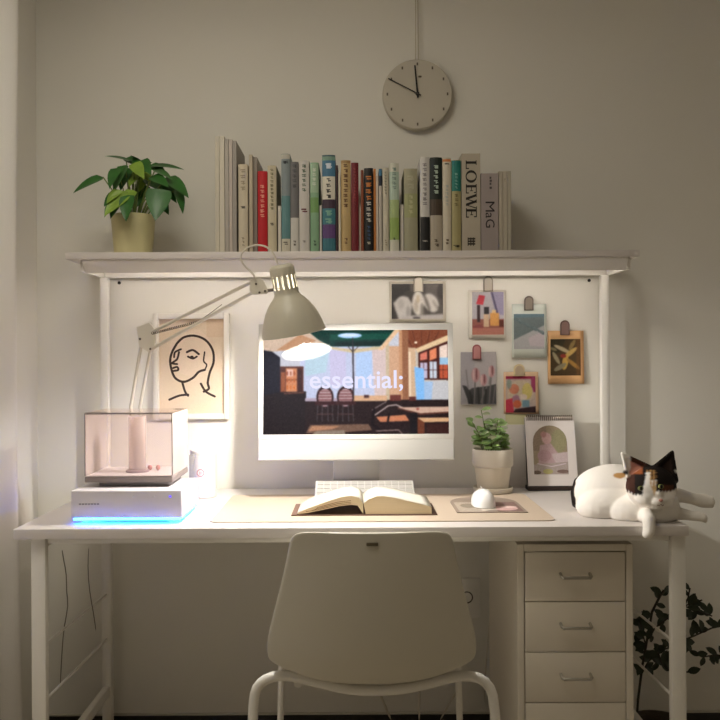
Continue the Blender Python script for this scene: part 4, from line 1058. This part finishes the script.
book(481.8, 499.2, 174.5, (162, 150, 146), 'thick grey-lilac book with dark MaG lettering', word=magword, soft=True, depth=.15)
for k_, (xa_, xb_, cc, lb) in enumerate(((499.7, 503.6, (182, 172, 154), 'beige booklet touching the right of the grey-lilac book'), (503.9, 507.8, (190, 180, 162), 'beige booklet second from the right end of the row'), (508.1, 511.9, (176, 168, 150), 'beige booklet at the right end of the book row'))):
    book(xa_, xb_, 172.6, cc, lb, soft=True, depth=.14, marks=[(180, 184, (140, 128, 110), .3)] if k_ == 1 else ())

# ------------------------------------------------------------------ clock
def clock():
    Y = 2.53; c_ = at(417.5, 94, Y); r = 35 * Y / F
    t = thing('wall_clock', 'round pale wall clock hanging from a cord', 'clock', c_)
    CL = mat('pale_clock_face', (204, 196, 180), .6)
    MB().lathe([(0, 0), (r - .002, 0), (r, .002), (r, .024), (r - .003, .027), (0, .027)], (c_.x, Y + .028, c_.z), (0, -1, 0), 64).done('dial', CL, t)
    DK = mat('brown_tick', (104, 92, 76), .6)
    b = MB()
    for k in range(12):
        a = R(30 * k); p = Vector((c_.x + math.sin(a) * r * .86, Y + .001, c_.z + math.cos(a) * r * .86))
        MB().box(p.x - .0024, p.x + .0024, Y - .0004, Y + .0012, p.z - .0042, p.z + .0042).done('hour_mark', DK, t, smooth=False)
    lg = at(420, 76.5, Y); MB().box(lg.x - .005, lg.x + .005, Y - .0004, Y + .0012, lg.z - .003, lg.z + .003, .001).done('logo_mark', DK, t)
    def hand(name, tip, w, y):
        T = at(tip[0], tip[1], Y); d = T - c_; d.y = 0; L = d.length; d.normalize(); s = Vector((d.z, 0, -d.x)) * w; q = c_ - d * .012; T = c_ + d * L
        MB().prism([Vector((p.x, Y - y, p.z)) for p in (q - s, q + s, T + s * .8, T - s * .8)], (0, -.0012, 0)).done(name, BLACK, t, smooth=False)
    hand('hour_hand', (414.8, 65.5), .0028, .002); hand('minute_hand', (388, 78.8), .0018, .004)
    MB().lathe([(0, 0), (.0055, 0), (.0055, .006), (0, .0065)], (c_.x, Y, c_.z), (0, -1, 0), 16).done('hub', BLACK, t)
    b = MB()
    for dx in (-.0045, .0045): b.tube([(c_.x + dx * 1.0, Y + .014, c_.z + r - .002), (c_.x + dx * .6, Y + .016, 2.395)], .0012, 6)
    note(b.done('cord', mat('pale_cord', (196, 184, 160), .8), t), 'two pale hanging cords')
    MB().lathe([(0, 0), (.006, 0), (.006, .03), (0, .03)], (c_.x, WALL - .0005, 2.395), (0, -1, 0), 12).done('hook', STEEL, t)
clock()

# ------------------------------------------------------------------ wall socket and cables
so = thing('wall_socket', 'white wall socket plate under the desk beside the chair', 'socket', at(468, 600, WALL))
p, q = at(462, 577.5, WALL), at(480, 617, WALL)
MB().box(p.x, q.x, WALL - .010, WALL - .0005, q.z, p.z, .003).done('plate', METALW, so)
h = at(466.5, 596.5, WALL)
MB().lathe([(0, .002), (.013, .002), (.016, 0), (.019, 0), (.019, .004), (0, .004)][::-1], (h.x, WALL - .0105, h.z), (0, 1, 0), 24).done('outlet', mat('dark_socket', (60, 52, 42), .5), so)
def cable(label, pts, m, r=.0022):
    o = MB().tube(pts, r, 8).done('cable', m, subsurf=1, angle=180)
    tag(o, label, 'cable')
cable('thin dark cable hanging under the left of the desk, nearer the front leg', [at(62, 549, 2.2), at(63.5, 560, 2.2), at(67, 575, 2.2), at(66, 592, 2.2), at(69, 605, 2.2), at(64, 625, 2.2), at(62, 650, 2.2), at(60, 690, 2.22)], CABLE, .0016)
cable('thin dark cable hanging under the left of the desk, nearer the back leg', [at(89, 546, 2.3), at(87.5, 565, 2.3), at(89, 590, 2.3), at(94, 615, 2.3), at(96, 632, 2.3)], CABLE, .0014)
cable('pale cable hanging from the desk left of the drawer cabinet', [at(499, 548, 2.46), at(497, 560, 2.46), at(494, 590, 2.46), at(489.5, 625, 2.47), at(486, 660, 2.5), at(484, 706, 2.53)], CABLEW, .003)
cable('pale cable slanting down behind the chair, left of centre', [at(374, 676, 2.45), at(381, 697, 2.46), at(392, 722, 2.48)], CABLEW, .004)
cable('pale cable hanging straight down behind the chair', [at(419.5, 670, 2.46), at(419.5, 700, 2.46), at(419, 722, 2.46)], CABLEW, .0035)
cable('pale cable slanting left behind the chair towards the floor', [at(463, 682, 2.44), at(452, 699, 2.44), at(439, 722, 2.46)], CABLEW, .0028)

# ------------------------------------------------------------------ floor plant at the right
fp_ = thing('floor_plant', 'dark leafy plant on the floor behind the right desk leg', 'plant', (.90, 2.36, 0))
MB().lathe([(0, .0005), (.07, .0005), (.09, .075), (.092, .08), (.085, .08), (.08, .068), (0, .066)], (.87, 2.36, 0), seg=32).done('pot', mat('dark_clay_pot', (70, 58, 46), .7), fp_)
MB().lathe([(0, 0), (.081, 0)], (.87, 2.36, .0695), seg=24).done('soil', SOIL, fp_)
stems = [[(637, 716), (638, 700), (642, 668), (647, 640), (652, 612), (660, 596), (664, 590)], [(641, 675), (648, 662), (658, 652), (668, 648), (678, 642), (694, 636), (712, 628), (722, 626)],
         [(645, 650), (656, 662), (667, 655), (680, 652), (690, 650), (702, 657), (716, 655), (726, 656)], [(646, 642), (655, 628), (668, 618), (684, 606), (694, 603), (702, 600)],
         [(646, 646), (642, 632), (640, 620), (644, 610)], [(668, 618), (682, 612), (688, 598), (690, 588)], [(658, 652), (662, 664), (672, 672), (690, 672)], [(684, 606), (700, 612), (712, 616)]]
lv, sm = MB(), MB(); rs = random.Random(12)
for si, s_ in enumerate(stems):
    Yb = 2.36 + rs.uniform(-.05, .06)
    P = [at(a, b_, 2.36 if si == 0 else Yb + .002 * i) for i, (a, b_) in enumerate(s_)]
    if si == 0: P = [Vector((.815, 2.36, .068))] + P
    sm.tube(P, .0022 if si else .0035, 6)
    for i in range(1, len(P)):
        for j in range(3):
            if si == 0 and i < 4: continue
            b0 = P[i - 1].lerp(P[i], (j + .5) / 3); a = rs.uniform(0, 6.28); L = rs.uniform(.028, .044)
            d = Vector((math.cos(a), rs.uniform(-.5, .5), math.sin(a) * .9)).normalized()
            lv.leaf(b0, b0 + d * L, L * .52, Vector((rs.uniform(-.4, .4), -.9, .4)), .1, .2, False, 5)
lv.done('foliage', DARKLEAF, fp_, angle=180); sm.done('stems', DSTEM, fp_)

# ------------------------------------------------------------------ cat
def cat():
    VS, FS = [], []
    def sph(c, r, n=16):
        r = r if isinstance(r, (tuple, list)) else (r, r, r)
        k, o_ = n // 2 + 2, len(VS)
        VS.append((c[0], c[1], c[2] + r[2]))
        for j in range(1, k):
            for i in range(n):
                a, e = 2 * math.pi * i / n, math.pi * j / k
                VS.append((c[0] + r[0] * math.sin(e) * math.cos(a), c[1] + r[1] * math.sin(e) * math.sin(a), c[2] + r[2] * math.cos(e)))
        VS.append((c[0], c[1], c[2] - r[2])); L_ = len(VS) - 1
        for i in range(n):
            i2 = (i + 1) % n
            FS.append((o_, o_ + 1 + i, o_ + 1 + i2)); FS.append((L_, o_ + 1 + (k - 2) * n + i2, o_ + 1 + (k - 2) * n + i))
            for j in range(k - 2): FS.append((o_ + 1 + j * n + i, o_ + 1 + (j + 1) * n + i, o_ + 1 + (j + 1) * n + i2, o_ + 1 + j * n + i2))
    def chain(pts):
        for (pa, ra), (pb, rb) in zip(pts, pts[1:]):
            pa, pb = Vector(pa), Vector(pb); n = max(2, int((pb - pa).length / (min(ra, rb) * .35)))
            for k in range(n + 1):
                q = k / n; sph(pa.lerp(pb, q), ra + (rb - ra) * q, 14)
    zb = DZ + .0008
    def onz(v, r): return Vector((v.x, v.y, max(v.z, zb + r)))
    # trunk
    bx = lambda px, Y: X(px, Y)
    sph((bx(615, 2.12), 2.125, zb + .053), (.109, .080, .070), 32)
    sph((bx(612, 2.09), 2.085, zb + .028), (.088, .064, .052), 28)
    sph((bx(600, 2.08), 2.075, zb + .022), (.064, .052, .040), 20)               # thigh lying forward
    sph((bx(628, 2.05), 2.045, zb + .018), (.060, .056, .042), 20)
    sph((bx(634, 2.10), 2.10, zb + .050), (.062, .060, .064), 24)
    sph((bx(654, 2.03), 2.030, zb + .032), (.058, .066, .050), 24)               # chest
    H = at(651, 487, 2.0)                                                      # head
    chain([(at(643, 490, 2.07), .046), (H + Vector((0, .014, -.008)), .046)])
    sph(H, (.0605, .050, .0525), 28)
    sph(H + Vector((.021, -.024, -.020)), (.028, .026, .022)); sph(H + Vector((-.021, -.024, -.020)), (.028, .026, .022))
    sph(H + Vector((.002, -.042, -.027)), (.0205, .018, .0145)); sph(H + Vector((.001, -.039, -.010)), (.012, .018, .022))
    sph(H + Vector((.001, -.033, -.040)), (.016, .016, .010))
    def ear(base1, base2, tip, Yb, fwd):
        A, B, T = at(*base1, Yb), at(*base2, Yb), at(*tip, Yb + .004)
        M_ = (A + B) / 2 + Vector((0, .026, .0))
        F_ = (A + B) / 2 + Vector((0, fwd, -.004))
        o_ = len(VS); VS.extend(tuple(v) for v in (A, B, T, M_, (A + B + T) / 3 + Vector((0, .004, 0))))
        FS.extend(tuple(o_ + q for q in f) for f in ((0, 1, 4), (1, 2, 4), (2, 0, 4), (1, 0, 3), (2, 1, 3), (0, 2, 3)))
        chain([(A, .0055), (T, .0042)]); chain([(B, .0055), (T, .0042)])
    EARS = [((628.5, 480), (649, 466.5), (622, 453.5)), ((655, 466.5), (676.5, 481), (672.5, 451.5))]
    for e_ in EARS: ear(*e_, 1.998, -.002)
    # limbs
    chain([(at(646, 516, 2.0), .022), (onz(at(647, 521, 1.97), .0175), .0175), (Vector((at(648.5, 527, 1.94).x, 1.937, DZ + .0155)), .0155), (at(649, 531, 1.9275), .0140), (at(647.5, 534, 1.924), .0125)])
    chain([(at(668, 495, 2.05), .026), (at(680, 495.5, 2.06), .0175), (at(692, 498.5, 2.06), .0145), (at(702, 500.5, 2.055), .0180), (at(708.5, 502.0, 2.05), .0155)])
    for dy in (-3, 0, 3): sph(at(712.5 - abs(dy) * .4, 502.0 + dy * 1.2, 2.048), .0074, 10)
    chain([(onz(at(664, 509, 2.02), .026), .026), (onz(at(677, 513.5, 2.01), .0165), .0165), (onz(at(690, 517, 2.0), .0125), .0125), (onz(at(699, 519.5, 1.99), .0125), .0125), (onz(at(703, 520.5, 1.985), .0105), .0105)])
    for dy in (-2, .3, 2.4): sph(at(705.5, 519 + dy, 1.985), .0055, 10)
    # tail around the rump
    chain([(onz(at(590, 474, 2.23), .013), .013), (onz(at(578, 482, 2.215), .012), .012), (onz(at(574.5, 493, 2.19), .011), .011), (onz(at(575.5, 504, 2.15), .010), .010), (onz(at(583, 511, 2.12), .008), .008)])
    src = bpy.data.meshes.new('body'); src.from_pydata(VS, [], FS)
    me = remesh(src, .0026, 8)
    for v in me.vertices:                     # lies flat on the desk
        if v.co.y > DY0 + .003 and v.co.x < DX1 and v.co.z < zb: v.co.z = zb
    ca = me.color_attributes.new('Col', 'FLOAT_COLOR', 'POINT')
    WH, BK, OR, PK, TN = (246, 240, 232), (30, 23, 20), (150, 84, 46), (206, 146, 128), (196, 150, 92)
    rs = random.Random(3); cols = []
    def pxof(v): return 357 + v.x * F / v.y, 360 + (CZ - v.z) * F / v.y
    def bary(p, T):
        (ax, ay), (bx_, by_), (cx, cy) = T
        d = (by_ - cy) * (ax - cx) + (cx - bx_) * (ay - cy)
        u = ((by_ - cy) * (p[0] - cx) + (cx - bx_) * (p[1] - cy)) / d; v = ((cy - ay) * (p[0] - cx) + (ax - cx) * (p[1] - cy)) / d
        return u, v, 1 - u - v
    def ink(v):
        p = v - H
        px, py = pxof(v); py -= (px - 360) * math.sin(ROLL); px -= 0
        n = .8 * math.sin(px * 1.9 + py * .7) + .6 * math.sin(py * 2.3 - px)
        if px < 600 and v.y > 2.1 and ((px < 577.5 and v.y > 2.12 and (v.y > 2.16 or px < 575)) or (v.y > 2.19 and py < 484)): return BK
        if px < 630 and p.length > .066:
            if (px - 619) ** 2 / 36 + (py - 475.5) ** 2 / 8 < 1: return TN
            if (px - 625) ** 2 + (py - 472.5) ** 2 < 6: return BK
            return WH
        head = (p.x / .072) ** 2 + (p.y / .07) ** 2 + (p.z / .066) ** 2 < 1 or (py < 470 and v.y < 2.06)
        if not head: return WH
        # ears: rims and linings
        u_, v_, w_ = bary((px, py), EARS[0])
        if min(u_, v_, w_) > -.25 and py < 479 and w_ > .12:
            if v.y > 2.006: return BK
            if u_ < .16: return (70, 42, 32)
            if v_ < .10: return (226, 206, 186)
            return PK if v_ < .62 else OR
        u_, v_, w_ = bary((px, py), EARS[1])
        if min(u_, v_, w_) > -.25 and py < 476 and w_ > .1:
            return (58, 44, 38) if (min(u_, v_, w_) > .16 and v.y < 2.006) else BK
        if p.y > .02 and p.z > -.015: return BK if px > 634 else WH
        if py > 497.5 + n: return WH
        # blaze, slightly left of the nose
        if py > 472 and 641.5 + (495 - py) * .18 + n * .4 < px < 649.5 + max(0, py - 484) * .35: return WH
        if 646 < px < 657 and 470 < py < 497 and px < 656 - max(0, py - 488) * .3:
            if py < 486: return TN if int((px - 646) * .62) % 2 == 0 else ((60, 42, 30) if py < 480 else WH)
            return (206, 172, 126)
        if px < 648: # left patch round the eye
            if py < 474 and px < 642: return OR
            if py > 495 - max(0, 634 - px) * .5 + n: return WH
            return BK if px > 634 else (66, 38, 28)
        if py > 491.5 - max(0, px - 668) * .35 + n * .7: return WH
        if 661 < px < 673 and py > 485: return (86, 50, 32)
        return BK
    M3 = [ink(v.co) for v in me.vertices]
    arr = np.array([[lin(q) for q in c_] + [1] for c_ in M3], np.float32)
    nb = [[] for _ in me.vertices]
    for e in me.edges: nb[e.vertices[0]].append(e.vertices[1]); nb[e.vertices[1]].append(e.vertices[0])
    for _ in range(1):
        arr = np.array([(arr[i] * 2 + sum(arr[j] for j in nb[i])) / (2 + len(nb[i])) for i in range(len(arr))], np.float32)
    ca.data.foreach_set('color', arr.ravel())
    fur = attr_mat('short_fur', .85, spec=.2)
    t_ = fur.node_tree; n_ = t_.nodes.new('ShaderNodeTexNoise'); n_.inputs['Scale'].default_value = 260; bp = t_.nodes.new('ShaderNodeBump'); bp.inputs['Strength'].default_value = .25; bp.inputs['Distance'].default_value = .002
    t_.links.new(n_.outputs['Fac'], bp.inputs['Height']); t_.links.new(bp.outputs['Normal'], t_.nodes['Principled BSDF'].inputs['Normal'])
    me.materials.clear()
    o = link('cat', me, fur, None, angle=180)
    tag(o, 'calico cat lying on the right end of the desk with its paw over the edge', 'cat')
    def part(name, B, m, lab=None):
        q = B.done(name, m, o)
        if lab: note(q, lab)
        return q
    EYE = mat('amber_green_eye', (118, 122, 70), .12); PUP = mat('black_pupil', (8, 8, 8), .08)
    for px, py in ((640.5, 488.3), (660.5, 486.3)):
        e = at(px, py, 1.953); e.y = 1.9525 if px < 650 else 1.9505
        q = MB().ball(e, (.0072, .0045, .0058), 16).done('eye', EYE, o)
        MB().ball((e.x, e.y - .0038, e.z), (.0034, .0012, .0048), 12).done('pupil', PUP, q)
    nn = H + Vector((.002, -.0590, -.0225))
    part('nose', MB().ball(nn, (.0052, .0035, .0036), 12), mat('pink_nose', (196, 136, 122), .5))
    m_ = H + Vector((.002, -.0590, -.0320))
    part('mouth', MB().tube([m_ + Vector((-.008, .003, -.002)), m_ + Vector((-.004, 0, -.0035)), m_ + Vector((0, -.0005, 0)), m_ + Vector((.004, 0, -.0035)), m_ + Vector((.008, .003, -.002))], .0007, 6), mat('mouth_line', (130, 96, 86), .7))
    w = MB()
    for s in (-1, 1):
        for k in (-1, 0, 1):
            a = H + Vector((.002 + s * .015, -.055, -.027 + k * .003)); w.tube([a, a + Vector((s * .022, -.006, .002 + k * .006)), a + Vector((s * .042, -.002, -.002 + k * .013))], [.00035, .0003, .0001], 4)
    part('whiskers', w, mat('white_whisker', (235, 232, 226), .5))
cat()

# ------------------------------------------------------------------ light, camera
def area(name, loc, rot, size, power, col, sy=None):
    l = bpy.data.lights.new(name, 'AREA'); l.energy = power; l.color = col; l.shape = 'RECTANGLE' if sy else 'DISK'; l.size = size
    if sy: l.size_y = sy
    o = bpy.data.objects.new(name, l); COL.objects.link(o); o.location = loc; o.rotation_euler = rot
    return o
area('overhead_fill_light', (-.45, 1.25, 2.40), (0, 0, 0), .8, 9.5, (1, .94, .81))  # unseen overhead light added for the room's ambient fill
w = bpy.data.worlds.new('night'); SC.world = w; w.use_nodes = True
w.node_tree.nodes['Background'].inputs[0].default_value = (.02, .02, .025, 1)

cam = bpy.data.cameras.new('camera'); co_ = bpy.data.objects.new('camera', cam); COL.objects.link(co_)
cam.sensor_width = 36; cam.lens = F / 720 * 36; cam.shift_x = 3 / 720; cam.clip_start = .02
co_.matrix_world = Matrix.Translation((0, 0, CZ)) @ Matrix.Rotation(R(90), 4, 'X') @ Matrix.Rotation(-ROLL, 4, 'Z')
SC.camera = co_
vs = SC.view_settings
SC.display_settings.display_device = 'sRGB'
vs.view_transform = 'Standard'; vs.look = 'None'; vs.gamma = 1; vs.use_curve_mapping = False; vs.exposure = 0.16
